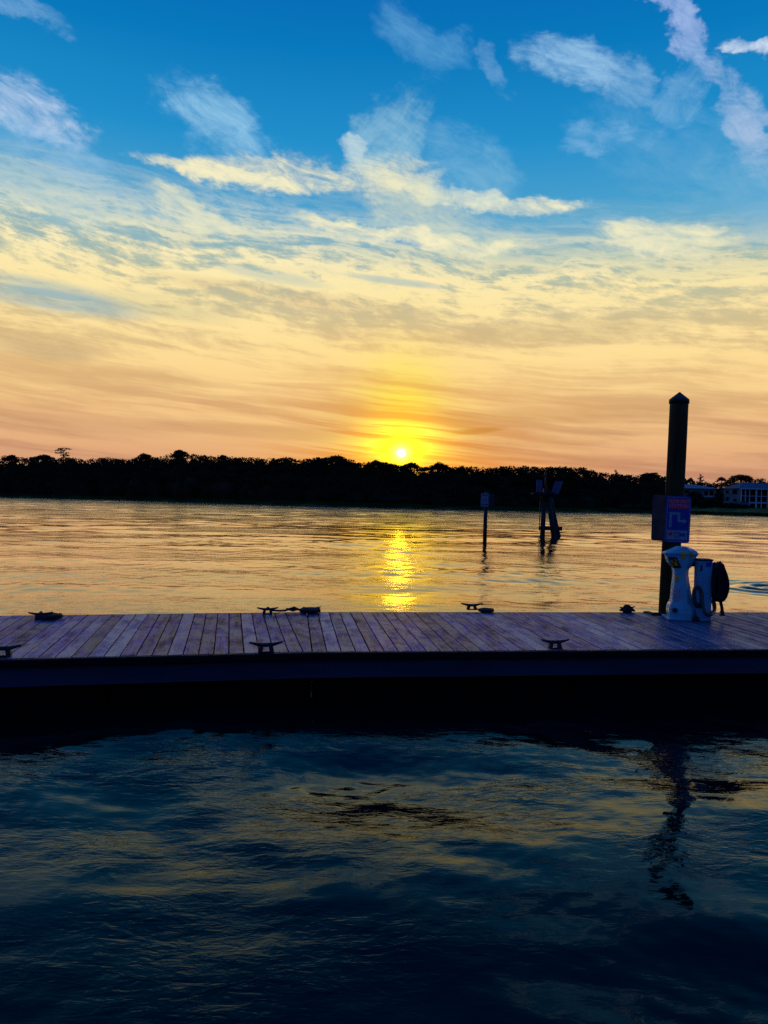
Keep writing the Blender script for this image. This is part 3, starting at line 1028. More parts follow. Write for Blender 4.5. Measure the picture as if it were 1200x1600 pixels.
def house_left():
    Y = shore_pt(1090).y + 40
    o0 = at_y(1064, 770, Y)
    root = empty('waterfront_house', (o0.x, Y, 1.4), 'low dark-roofed house half hidden by shrubs just right of the tall pile', 'house')
    def L(px, py, dy=0.0):
        v = at_y(px, py, Y + dy)
        return (v.x - o0.x, dy, v.z - 1.4)
    x2 = L(1119, 770)[0]
    ze = L(1090, 763.2)[2]
    zr = L(1090, 756.5)[2]
    MB().box((x2 / 2, 4, ze / 2 - 0.4), (x2, 8, ze + 0.8)).build('wall', new_mat('grey_green_siding', (0.11, 0.15, 0.14), 0.75, var=0.2), root)
    MB().loft([[(-.5, -.5, ze), (x2 + .5, -.5, ze), (x2 + .5, 8.5, ze), (-.5, 8.5, ze)],
               [(1.0, 3.8, zr), (x2 - 3.6, 3.8, zr), (x2 - 3.6, 4.2, zr), (1.0, 4.2, zr)]]).build('roof', M_roof, root)
    s = Y / F
    for (px, py, ww, hh) in ((1073, 768.5, 8, 6.5), (1103, 770.5, 7, 8.5), (1111.5, 770, 7.5, 9)):
        c = L(px, py)
        f = MB()
        hw, hh2 = ww * s / 2, hh * s / 2
        f.box((c[0] - hw, -0.05, c[2]), (0.13, 0.10, hh2 * 2 + .2))
        f.box((c[0] + hw, -0.05, c[2]), (0.13, 0.10, hh2 * 2 + .2))
        f.box((c[0], -0.04, c[2] - hh2), (hw * 2 - .12, 0.08, 0.14))
        f.box((c[0], -0.04, c[2] + hh2), (hw * 2 - .12, 0.08, 0.12))
        fo = f.build('window', new_mat('cream_frame', (0.28, 0.26, 0.24), 0.6), root)
        MB().box((c[0], -0.02, c[2]), (hw * 2 - .1, 0.03, hh2 * 2 - .05)).build('pane', M_pane, fo)
    c0, c1 = L(1096, 776), L(1117, 776)
    MB().box(((c0[0] + c1[0]) / 2, -0.7, c0[2]), (c1[0] - c0[0], 1.3, 0.16)).build('balcony', M_trim, root)
    MB().box((c1[0], -1.2, c0[2] / 2 - 0.3), (0.16, 0.16, c0[2] + 0.4)).build('balcony_post', M_trim, root)


house_right()
house_left()


def shrub(px, py, half, label, seed):
    rng = np.random.RandomState(seed)
    p = shore_pt(px)
    Y = p.y + 19 + rng.uniform(-1, 1)
    c = at_y(px, py, Y)
    rad = half * Y / F
    root = empty('shrub', (c.x, Y, 1.1), label, 'shrub', 'dark shrubs in front of the far houses')
    H = c.z - 1.1
    blobs = []
    for k in range(9):
        t = -0.8 + 1.6 * k / 8
        rr = rad * rng.uniform(0.28, 0.42)
        hh = max(H * (1 - 0.35 * t * t), 0.6)
        blobs.append((t * rad, rng.uniform(-.5, .5), hh - rr * 0.5, rr, rr, min(rr * 0.75, hh * 0.55)))
        blobs.append((t * rad, rng.uniform(-.4, .2), hh * 0.45, rr, rr, hh * 0.5))
    V, Q = leaf_cloud(rng, blobs, 0.16, 170)
    quads_obj('foliage', V, Q, M_leaf, root)
    for k in range(4):
        x = (-0.6 + 0.4 * k) * rad
        MB().tube([(x * 0.5, 0, -0.4), (x, 0, H * 0.6)], [0.05, 0.02], 5).build('stem', M_bark, root)


for (px, py, hf, lb, sd) in (
        (1052, 760, 16, 'dark shrub directly behind the tall pile on the far bank', 31),
        (1086, 768, 12, 'tall shrub hiding the lower middle of the low house', 32),
        (1104, 779, 14, 'shrub below the balcony of the low house', 33),
        (1124, 768, 8, 'narrow shrub in the gap between the two houses', 34),
        (1143, 786, 13, 'low shrub along the plain left wall of the white house', 35),
        (1161, 789, 10, 'small shrub at the foot of the porch of the white house', 36),
        (1027, 764, 14, 'broad shrub left of the tall pile under the treeline', 37),
        (1000, 768, 15, 'dark shrub at the right end of the solid treeline', 38)):
    shrub(px, py, hf, lb, sd)


# ================================================================== text
def text_part(name, s, size, mat, parent, loc, bold=0.0, sx_=1.0, rot=(math.pi / 2, 0, 0)):
    cu = bpy.data.curves.new('lettering_curve', 'FONT')
    cu.body = s
    cu.size = size
    cu.align_x = 'CENTER'
    cu.align_y = 'CENTER'
    cu.extrude = 0.0008
    cu.offset = bold
    tmp = bpy.data.objects.new('lettering_curve', cu)
    C.objects.link(tmp)
    dg = bpy.context.evaluated_depsgraph_get()
    me = bpy.data.meshes.new_from_object(tmp.evaluated_get(dg))
    bpy.data.objects.remove(tmp)
    bpy.data.curves.remove(cu)
    me.name = name
    me.materials.clear()
    me.materials.append(mat)
    o = bpy.data.objects.new(name, me)
    C.objects.link(o)
    o.parent = parent
    o.location = loc
    o.rotation_euler = rot
    o.scale = (sx_, 1, 1)
    return o


def rrect(w, h, r, n=5):
    pts = []
    for cx, cz, a0 in ((w / 2 - r, h / 2 - r, 0), (-w / 2 + r, h / 2 - r, 90), (-w / 2 + r, -h / 2 + r, 180), (w / 2 - r, -h / 2 + r, 270)):
        for k in range(n + 1):
            t = R(a0 + 90 * k / n)
            pts.append((cx + r * math.cos(t), cz + r * math.sin(t)))
    return pts


# ================================================================== channel post and dolphin in the river
def channel_post():
    b = at_z(757.5, 843.5, 0.0)
    root = empty('channel_post', (b.x, b.y, 0), 'slim dark timber post standing alone in the river with a small white notice board', 'post', tilt=(0, R(0.4)))
    s = b.y / F
    MB().tube([(0, 0, -1.5), (0, 0, 0.6), (0.0, 0, 76 * s)], [0.112, 0.108, 0.098], 12).build('pole', M_pilewet, root)
    zc = (843.5 - 781) * s
    w, h = 12.4 * s, 21 * s
    x = -2.4 * s
    sg = MB().prism([(x + a, zc + c) for a, c in rrect(w, h, 0.04)], -0.150, -0.138).build('notice_board', M_signwhite, root)
    bd = MB()
    yy = -0.1545
    blk = new_mat('black_print', (0.02, 0.02, 0.05), 0.5)
    for (cx, cz, sw, sh) in ((0, h * .45, w * .86, .012), (0, -h * .45, w * .86, .012), (-w * .43, 0, .012, h * .88), (w * .43, 0, .012, h * .88)):
        bd.box((x + cx, yy, zc + cz), (sw, 0.003, sh))
    bd.build('border', blk, sg)
    text_part('lettering', 'SLOW', 0.125, blk, sg, (x, yy - .001, zc + h * .34), 0.003, 0.95)
    text_part('lettering', 'NO WAKE', 0.10, blk, sg, (x, yy - .001, zc - h * .34), 0.003, 0.72)
    rg = MB()
    oc = new_mat('mark_ring', (0.30, 0.10, 0.12), 0.5)
    pts = [(x + 0.092 * math.cos(t), yy, zc + 0.092 * math.sin(t)) for t in np.linspace(0, 2 * math.pi, 25)]
    rg.tube(pts, 0.013, 6, caps=False)
    rg.build('ring_mark', oc, sg)
    # a second board faces up-river on the other side of the post
    x2 = 9.5 * s
    MB().prism([(x2 + a * 0.8, zc + c) for a, c in rrect(w * 0.8, h * 0.92, 0.04)], 0.138, 0.150).build('rear_board', M_signback, root)
    for c_, z_ in (((0, -0.125), zc + 0.15), ((0, -0.125), zc - 0.15), ((0.14, 0.125), zc)):
        MB().box((c_[0], c_[1], z_), (0.30, 0.03, 0.05)).build('bracket', M_iron, root)


def dolphin():
    b = at_z(849, 838, 0.0)
    s = b.y / F
    root = empty('navigation_dolphin', (b.x, b.y, 0), 'cluster of leaning timber piles in the river carrying two dark boards and a mast', 'navigation marker')
    def L(px, py, dy=0.0):
        # roll removed so the piles stand as they lean in the world
        v = at_y(px, py, b.y)
        return Vector((v.x - b.x, dy, v.z))
    top = L(855, 772)
    for (x0, dy0, x1, dy1, r0, r1) in ((847.5, 0, 850.5, 0.0, 0.155, 0.13), (863.5, -0.35, 856, 0.0, 0.16, 0.13), (873, 0.15, 859, 0.1, 0.17, 0.13)):
        a = L(x0, 838.5, dy0)
        t = L(x1, 774, dy1)
        a2 = a + (a - t) * 0.35
        MB().tube([a2, a, t], [r0, r0, r1], 12).build('pile', M_pilewet, root)
    bm = MB()
    a, c = L(842.5, 825), L(876, 825)
    bm.box(((a.x + c.x) / 2, -0.36, a.z), (c.x - a.x, 0.14, 0.24))
    bm.box(((a.x + c.x) / 2, 0.34, a.z - 0.02), (c.x - a.x - 0.1, 0.14, 0.22))
    bm.build('cross_beam', M_pilewet, root)
    a, c = L(828.5, 771), L(861, 771)
    MB().box(((a.x + c.x) / 2 + 0.1, -0.05, a.z), (c.x - a.x, 0.9, 0.10)).box((top.x, 0.0, a.z + 0.12), (0.5, 0.5, 0.10)).build('platform', M_pilewet, root)
    # mast with a lantern
    a, t = L(852.5, 770), L(852, 744)
    ms = MB().tube([a, t], [0.055, 0.035], 8).box((a.x, 0, a.z + 0.15), (0.26, 0.26, 0.22)).build('mast', M_iron, root)
    MB().tube([t, t + Vector((0, 0, .06)), t + Vector((0, 0, .10)), t + Vector((0, 0, .24)), t + Vector((0, 0, .30))], [0.05, 0.10, 0.065, 0.065, 0.02], 10).build('lantern', M_iron, ms)
    # boards
    for (px, py, rot, w, h, skew) in ((841.3, 759.5, 18, 9.5, 19, 0.0), (868.5, 762, -28, 11, 20, 0.14)):
        c = L(px, py)
        ww, hh = w * s / 2 / math.cos(R(rot)), h * s / 2
        pts = [(-ww - skew, -hh), (ww - skew, -hh), (ww + skew, hh), (-ww + skew, hh)]
        o = MB().prism(pts, -0.015, 0.015).build('day_board', M_dayboard, root)
        o.location = (c.x, -0.25, c.z)
        o.rotation_euler = (0, 0, R(rot))
    a, t = L(842.8, 829), L(844.5, 772)
    MB().tube([a, t], 0.028, 6).build('ladder_pipe', M_iron, root)


channel_post()
dolphin()

# ================================================================== the floating dock
DZ = 0.56
DW_PX = [((488, 1018.2), (469.5, 956.6))]
SN = at_z(488, 1018.0, DZ)
SF = at_z(469.5, 956.6, DZ)
nR, nL = at_z(1200, 1013.6, DZ), at_z(0, 1029.3, DZ)
uR = (nR - SN).normalized()
uL = (SN - nL).normalized()


def dock_frame(u):
    """local x along the dock, local y away from the viewer"""
    c = Vector((-u.y, u.x, 0))
    return u, c


cross = (SF - SN)
WIDTH = cross.length * 0.995
HR = math.atan2(uR.y, uR.x)
HL = math.atan2(uL.y, uL.x)
print('dock width', WIDTH, 'headings', math.degrees(HR), math.degrees(HL), 'SN', SN)


def plank_mesh(x0, x1, y0, y1, pitch, seed, hole=None, splay=0.0, bluish=None):
    rng = random.Random(seed)
    V, Fc, col = [], [], []
    x = x0
    while x < x1 - 0.02:
        w = pitch
        a, b = x + 0.006, min(x + w, x1) - 0.006
        dz = rng.uniform(-0.0025, 0.0025)
        tl = rng.uniform(-0.0015, 0.0015)
        e0, e1 = rng.uniform(-.004, .004), rng.uniform(-.004, .004)
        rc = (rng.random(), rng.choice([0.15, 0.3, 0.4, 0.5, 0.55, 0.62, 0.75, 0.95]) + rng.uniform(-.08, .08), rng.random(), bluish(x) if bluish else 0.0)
        spans = [(y0 + e0, y1 + e1)]
        if hole and a < hole[1] and b > hole[0]:
            spans = [(y0 + e0, hole[2])] + ([(hole[3], y1 + e1)] if hole[3] < y1 - .05 else [])
        ch = 0.004
        for (ya, yb) in spans:
            i = len(V)
            zt, zb = dz, -0.038
            prof = [(a, zb), (a, zt - ch), (a + ch, zt + tl), (b - ch, zt - tl), (b, zt - ch), (b, zb)]
            last = splay and b > x1 - 0.02
            for yy in (ya, yb):
                V += [(px_ + (splay * yy if last and px_ > (a + b) / 2 else 0.0), yy, pz) for px_, pz in prof]
            n = 6
            for k in range(n):
                Fc.append((i + k, i + (k + 1) % n, i + n + (k + 1) % n, i + n + k))
            Fc.append(tuple(i + k for k in range(n - 1, -1, -1)))
            Fc.append(tuple(i + n + k for k in range(n)))
            col += [rc] * (n + 2)
        x += w
    me = bpy.data.meshes.new('deck_boards')
    me.from_pydata(V, [], Fc)
    me.update()
    at = me.color_attributes.new('plank', 'FLOAT_COLOR', 'CORNER')
    data = []
    for p in me.polygons:
        data += list(col[p.index]) * p.loop_total
    at.data.foreach_set('color', data)
    me.materials.append(M_deck)
    bm = bmesh.new()
    bm.from_mesh(me)
    bmesh.ops.recalc_face_normals(bm, faces=bm.faces)
    bm.to_mesh(me)
    bm.free()
    return me


def dock_section(origin, heading, x0, x1, label, seed, width, pitch, hole=None, splay=0.0, bluish=None):
    root = empty('dock_section', origin, label, 'floating dock', 'sections of the floating dock', rz=heading)
    me = plank_mesh(x0, x1, 0.0, width, pitch, seed, hole, splay, bluish)
    o = bpy.data.objects.new('deck_boards', me)
    C.objects.link(o)
    o.parent = root
    # screws along three joists
    sc = MB()
    L_ = x1 - x0
    cx = (x0 + x1) / 2
    MB().box((cx, -0.035, -0.042), (L_, 0.07, 0.082), bevel=0.014).build('rub_rail', M_rail, root)
    e_ = splay * width
    MB().box((cx + e_ / 2, width + 0.035, -0.046), (L_ + e_, 0.07, 0.082), bevel=0.014).build('rub_rail', M_rail, root)
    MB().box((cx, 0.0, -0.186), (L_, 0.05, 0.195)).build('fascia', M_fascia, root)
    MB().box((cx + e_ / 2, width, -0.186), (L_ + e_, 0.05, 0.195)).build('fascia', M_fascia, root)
    # underside frame and floats
    for k in range(4):
        yj = 0.45 + k * (width - 0.9) / 3
        MB().box((cx + splay * yj / 2, yj, -0.14), (L_ + splay * yj - 0.02, 0.06, 0.18)).build('joist', M_float, root)
    fx = x0 + 0.05
    while fx < x1 - 0.5:
        ln = min(2.9, x1 - fx - 0.05)
        MB().box((fx + ln / 2, width / 2, -0.55), (ln - 0.02, width - 0.16, 0.66), bevel=0.03).build('float', M_float, root)
        fx += 2.95
    return root


# the tall pile passes through a slot at the far edge
PB = at_z(1043.5, 956.0, DZ)
PT = at_y(1061.2, 627, PB.y + 0.10)
Mr = Matrix.Rotation(-HR, 3, 'Z')
pl_ = Mr @ (PB - Vector((SN.x, SN.y, DZ)))
hole = (pl_.x - 0.30, pl_.x + 0.30, pl_.y - 0.24, WIDTH + 1)
lenR = 16.0
lenL = 11.0
XB0 = (Mr @ (at_z(850, 953, DZ) - Vector((SN.x, SN.y, DZ)))).x
XB1 = (Mr @ (at_z(985, 953, DZ) - Vector((SN.x, SN.y, DZ)))).x


def blue_mix(x):
    """boards toward the pump-out end turn darker and bluer, mixed in gradually"""
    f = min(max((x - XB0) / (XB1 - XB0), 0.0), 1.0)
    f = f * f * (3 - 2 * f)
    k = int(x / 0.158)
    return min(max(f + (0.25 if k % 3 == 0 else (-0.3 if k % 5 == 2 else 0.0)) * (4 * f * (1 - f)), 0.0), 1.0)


secR = dock_section((SN.x, SN.y, DZ), HR, 0.0, lenR, 'long grey-planked dock section carrying the tall pile and the white pump-out cabinets', 3, WIDTH, 0.158, hole, 0.0, blue_mix)
secL = dock_section((SN.x, SN.y, DZ), HL, -lenL, -0.002, 'left dock section with squarer planks, ending left of the coiled rope in the middle', 8, WIDTH, 0.158, None, math.tan(HL - HR))
MB().box((-0.128, WIDTH / 2, -0.44), (0.25, WIDTH - 0.1, 0.78)).build('seam_light_stop', M_float, secL)  # added dark box, blocks light showing through the seam below the deck
MB().box((pl_.x - 0.36, WIDTH - 0.11, -0.01), (0.10, 0.34, 0.05), bevel=0.01).build('guide_arm', M_rail, secR)
MB().box((pl_.x + 0.36, WIDTH - 0.11, -0.01), (0.10, 0.34, 0.05), bevel=0.01).build('guide_arm', M_rail, secR)
MB().box((pl_.x, hole[2] - 0.04, 0.012), (0.82, 0.07, 0.03), bevel=0.008).build('pile_guide', M_rail, secR)

# ================================================================== tall pile
def tall_pile():
    d = (PT - PB)
    h = d.length
    root = empty('mooring_pile', PB, 'tall round timber pile with a pointed cap, leaning slightly right beside the pump-out cabinets', 'pile')
    root.rotation_euler = d.to_track_quat('Z', 'Y').to_euler()
    pile = MB()
    secs = []
    n = 28
    rng = random.Random(2)
    rid = [rng.uniform(-0.004, 0.004) for _ in range(n)]
    for f in np.linspace(-0.9, 1.0, 30):
        r = 0.141 - 0.004 * f
        secs.append([((r + rid[k]) * math.cos(2 * math.pi * k / n) + 0.004 * math.sin(f * 7), (r + rid[k]) * math.sin(2 * math.pi * k / n), f * h) for k in range(n)])
    pile.loft(secs, smooth=True)
    pile.build('shaft', M_pile, root)
    r = 0.150
    z = h - 0.035
    cp = MB()
    cp.tube([(0, 0, z), (0, 0, z + 0.055), (0, 0, z + 0.062), (0, 0, z + 0.175), (0, 0, z + 0.18)], [r, r, r - 0.003, 0.012, 0.002], 24)
    cp.build('cap', M_cap, root)
    return root


tall_pile()


def pile_axis(py):
    f = (956.0 - py) / (956.0 - 627)
    return PB.lerp(PT, f)


def sign_plate(name, label, cat, c, w, h, yaw, tilt, mat):
    root = empty(name, c, label, cat)
    root.rotation_euler = (0, tilt, yaw)
    MB().prism(rrect(w, h, 0.035), -0.002, 0.002).build('plate', mat, root)
    return root


def pump_sign():
    Yp = pile_axis(811).y - 0.165
    c = at_y(1059.3, 811.5, Yp)
    s = (c - CAM).dot(_f0) / F
    w, h = 37.0 * s, 72.5 * s
    yaw = R(-10)
    root = sign_plate('pump_out_sign', 'white-edged blue and red sign with a bent arrow on the tall pile', 'sign', c, w, h, yaw, R(-0.4 + 2.0), M_signblue)
    y = -0.0035
    bd = MB()
    for (cx, cz, sw, sh) in ((0, h * .475, w * .88, .007), (0, -h * .475, w * .88, .007), (-w * .45, 0, .007, h * .90), (w * .45, 0, .007, h * .90)):
        bd.box((cx, y, cz), (sw, 0.002, sh))
    bd.build('border', M_signwhite, root)
    rp = MB().box((0, y, h * 0.335), (w * .80, 0.002, h * .215)).build('red_panel', M_signred, root)
    M_let = new_mat('faded_pink_print', (0.85, 0.22, 0.34), 0.5, var=0.2)
    text_part('lettering', 'PUMP-OUT', 0.078, M_let, rp, (0, y - .002, h * .386), 0.0015, 0.78)
    text_part('lettering', 'STATION', 0.078, M_let, rp, (0, y - .002, h * .286), 0.0015, 0.90)
    # bent arrow: up, right, down, right
    t = w * 0.105
    def X(f): return (f - 0.5) * w
    def Zz(f): return (0.5 - f) * h
    a = MB()
    xa, xb = X(.20), X(.53)
    z_top, z_mid, z_bot = Zz(.375), Zz(.535), Zz(.655)
    a.box((xa, y, (z_top + z_bot) / 2), (t, 0.002, z_top - z_bot + t))
    a.box(((xa + xb) / 2, y, z_top), (xb - xa - t, 0.002, t))
    a.box((xb, y, (z_top + z_mid) / 2), (t, 0.002, z_top - z_mid + t))
    xe = X(.74)
    a.box(((xb + t / 2 + xe) / 2, y, z_mid), (xe - xb - t / 2, 0.002, t))
    a.prism([(xe, z_mid - t * 1.15), (xe + t * 1.25, z_mid), (xe, z_mid + t * 1.15)], y - .001, y + .001)
    a.build('arrow', M_signwhite, root)
    lp = MB().box((0, y, Zz(.835)), (w * .80, 0.002, h * .20)).build('lower_panel', M_signwhite, root)
    ec = MB()
    ec.tube([(X(.225), y - .0005, Zz(.82)), (X(.225), y - .003, Zz(.82))], [0.032, 0.032], 20)
    ec.build('round_mark', M_signred, lp)
    br = MB()
    for k in range(6):
        br.box((X(.38 + k * .042), y - .0015, Zz(.795)), (0.008, 0.001, 0.038))
    for k in range(3):
        br.box((X(.49), y - .0015, Zz(.855 + k * .022)), (0.10, 0.001, 0.006))
    br.box((X(.70), y - .0015, Zz(.83)), (0.085, 0.001, 0.05))
    br.build('small_print', M_signblue, lp)
    for zz in (h * .455, -h * .43):
        MB().tube([(0, -.003, zz), (0, -.009, zz)], 0.009, 8).build('bolt', M_iron, root)
    for zz in (h * .3, -h * .3):
        MB().box((0, 0.018, zz), (0.16, 0.03, 0.05)).build('batten', M_rubber, root)


def side_sign():
    Yp = pile_axis(811).y + 0.03
    c = at_y(1030.5, 809, Yp)
    s = (c - CAM).dot(_f0) / F
    root = sign_plate('side_sign', 'plain dark sign plate edge-on at the left of the tall pile', 'sign', c, 0.29, 72 * s, R(-60), R(1.0), M_signback)
    for zz in (.2, -.2):
        MB().box((0.10, 0.02, zz), (0.05, 0.035, 0.05)).build('bracket', M_iron, root)


pump_sign()
side_sign()

# ================================================================== pump-out pedestal (units: 1/8.57 photo pixel at its distance)
PED = at_z(1073.3, 970, DZ)
U = (PED - CAM).dot(_f0) / F / 8.571
YAW = R(-8)


def pedestal():
    root = empty('pump_out_pedestal', (PED.x, PED.y + 0.2, DZ), 'white flared pump-out pedestal with yellow stickers standing against the foot of the tall pile', 'pump-out pedestal', rz=YAW)
    XC, YB = 400, 1088
    secs = [(1088, 238, 640, .36), (1060, 228, 645, .39), (1000, 220, 642, .40), (940, 220, 636, .38), (900, 232, 590, .35), (870, 250, 548, .33), (835, 262, 533, .32), (700, 268, 510, .30),
            (580, 280, 487, .29), (500, 284, 474, .285), (440, 282, 472, .285), (400, 272, 482, .29), (365, 238, 518, .30), (330, 206, 540, .31), (290, 186, 554, .32), (240, 176, 568, .33), (214, 150, 590, .34),
            (198, 138, 600, .35), (160, 222, 568, .34), (128, 290, 510, .32), (108, 328, 456, .30)]
    def yfront(yu, xu):
        ys = [a[0] for a in secs][::-1]
        xl = np.interp(yu, ys, [a[1] for a in secs][::-1])
        xr = np.interp(yu, ys, [a[2] for a in secs][::-1])
        d = np.interp(yu, ys, [a[3] for a in secs][::-1])
        xc = xl + (xr - xl) * 0.64
        if xu <= xc:
            t = (xu - xl) / (xc - xl)
            return -d * (0.22 + 0.28 * t)
        t = (xu - xc) / (xr - xc)
        return -d * (0.50 - 0.40 * t)
    S = []
    for (yu, xl, xr, d) in secs:
        z = (YB - yu) * U
        xc = xl + (xr - xl) * 0.64
        x = [(v - XC) * U for v in (xl, xc, xr)]
        w = x[2] - x[0]
        e = 0.03 * w
        S.append([(x[0] + e, -d * 0.235, z), (x[1] - e * .5, -d * 0.49, z), (x[1] + e * .5, -d * 0.485, z), (x[2] - e, -d * 0.14, z), (x[2], -d * 0.06, z),
                  (x[2] - e, d * 0.42, z), (x[2] - 3 * e, d * 0.5, z), (x[0] + 3 * e, d * 0.5, z), (x[0] + e, d * 0.42, z), (x[0], -d * 0.16, z)])
    body = MB().loft(S, smooth=False)
    bmesh.ops.bevel(body.bm, geom=[e for e in body.bm.edges if len(e.link_faces) == 2 and e.calc_face_angle(0) > 0.35], offset=0.006, segments=2, affect='EDGES')
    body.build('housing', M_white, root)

    def decal(name, quad, mat, off=0.004, parent=root, th=0.002):
        # a thin skin that follows the moulded surface; quads are bilinear patches, a 5-corner outline is given as quads too
        if len(quad) == 5:
            quad = [quad[0], quad[1], quad[2], quad[3]]
        n = 9
        vs, fs = [], []
        for o in (off + th, off):
            for i_ in range(n):
                for j_ in range(n):
                    a_, b_ = i_ / (n - 1), j_ / (n - 1)
                    xu = (quad[0][0] * (1 - b_) + quad[1][0] * b_) * (1 - a_) + (quad[3][0] * (1 - b_) + quad[2][0] * b_) * a_
                    yu = (quad[0][1] * (1 - b_) + quad[1][1] * b_) * (1 - a_) + (quad[3][1] * (1 - b_) + quad[2][1] * b_) * a_
                    vs.append(((xu - XC) * U, float(yfront(yu, xu)) - o, (YB - yu) * U))
        for L_ in (0, n * n):
            for i_ in range(n - 1):
                for j_ in range(n - 1):
                    k = L_ + i_ * n + j_
                    fs.append((k, k + n, k + n + 1, k + 1) if L_ == 0 else (k, k + 1, k + n + 1, k + n))
        ring = list(range(n)) + [i_ * n + n - 1 for i_ in range(1, n)] + [(n - 1) * n + j_ for j_ in range(n - 2, -1, -1)] + [i_ * n for i_ in range(n - 2, 0, -1)]
        for a_, b_ in zip(ring, ring[1:] + ring[:1]):
            fs.append((a_, b_, b_ + n * n, a_ + n * n))
        return mesh_obj(name, vs, fs, mat, parent)
    decal('yellow_sticker', [(342, 165), (398, 165), (396, 258), (344, 262)], M_yellow)
    decal('yellow_sticker', [(455, 165), (505, 170), (498, 248), (456, 255)], M_yellow)
    dp = decal('control_panel', [(182, 246), (292, 246), (352, 388), (262, 396)], M_cap, off=0.004)
    decal('panel_label', [(214, 285), (238, 280), (262, 318), (232, 330)], M_orange, off=0.008, parent=dp)
    decal('panel_label', [(252, 322), (292, 312), (318, 352), (276, 366)], M_yellow, off=0.008, parent=dp)
    decal('panel_label', [(208, 350), (244, 342), (262, 380), (240, 384)], M_yellow, off=0.008, parent=dp)
    decal('panel_label', [(262, 272), (282, 268), (300, 300), (280, 304)], M_orange, off=0.008, parent=dp)
    decal('yellow_sticker', [(288, 490), (330, 490), (328, 578), (286, 578)], M_yellow)
    decal('grey_label', [(284, 655), (340, 655), (332, 842), (276, 842)], M_pink)
    # parts that stick out
    lt = MB()
    lt.box(((528 - XC) * U, -0.03, (YB - 335) * U), (0.05, 0.07, 0.07), rot=Matrix.Rotation(R(25), 3, 'Y'), bevel=0.01)
    lt.build('latch', M_cap, root)
    kb = MB()
    kb.tube([((283 - XC) * U, -0.09, (YB - 960) * U), ((283 - XC) * U, -0.15, (YB - 960) * U), ((283 - XC) * U, -0.155, (YB - 960) * U)], [0.034, 0.034, 0.026], 16)
    kb.build('hose_port', M_rubber, root)
    kb = MB()
    kb.tube([((533 - XC) * U, -0.13, (YB - 1066) * U), ((533 - XC) * U, -0.235, (YB - 1066) * U), ((533 - XC) * U, -0.24, (YB - 1066) * U)], [0.052, 0.052, 0.04], 18)
    kb.tube([((500 - XC) * U, -0.20, (YB - 1062) * U), ((578 - XC) * U, -0.235, (YB - 1070) * U)], [0.022, 0.03], 10)
    kb.build('hose_coupling', M_rubber, root)
    sk = MB()
    sk.box((0.02 * 1, 0.0, 0.012), (0.50, 0.44, 0.024), bevel=0.005)
    sk.build('foot_plate', M_white2, root)


def cabinet():
    c = at_z(1101.3, 971.5, DZ)
    s = (c - CAM).dot(_f0) / F
    w, h, d = 20.6 * s, 97 * s, 0.20
    root = empty('hose_cabinet', (c.x, c.y + d / 2, DZ), 'plain white upright hose cabinet immediately right of the flared pedestal', 'cabinet', rz=R(-3))
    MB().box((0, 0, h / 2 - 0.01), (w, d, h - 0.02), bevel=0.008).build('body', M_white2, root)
    MB().box((0, 0, h - 0.006), (w + 0.012, d + 0.012, 0.026), bevel=0.006).build('lid', M_signback, root)
    MB().box((w * 0.20, -d / 2 - 0.002, h * 0.925), (w * .38, 0.004, 0.062)).build('blue_label', M_bluelab, root)
    k = MB().box((-w * .36, -d / 2 - 0.003, h * 0.865), (w * .15, 0.008, 0.085), bevel=0.002).build('key_plate', M_iron, root)
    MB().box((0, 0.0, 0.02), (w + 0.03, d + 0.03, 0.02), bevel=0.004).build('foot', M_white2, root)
    br = MB().tube([(w / 2 - .01, 0.0, h * .93), (w / 2 + .10, 0, h * .93), (w / 2 + .15, 0, h * .965)], 0.016, 8)
    br.build('hose_hook', M_iron, root)
    return c, s, w, h, d


CB = cabinet()


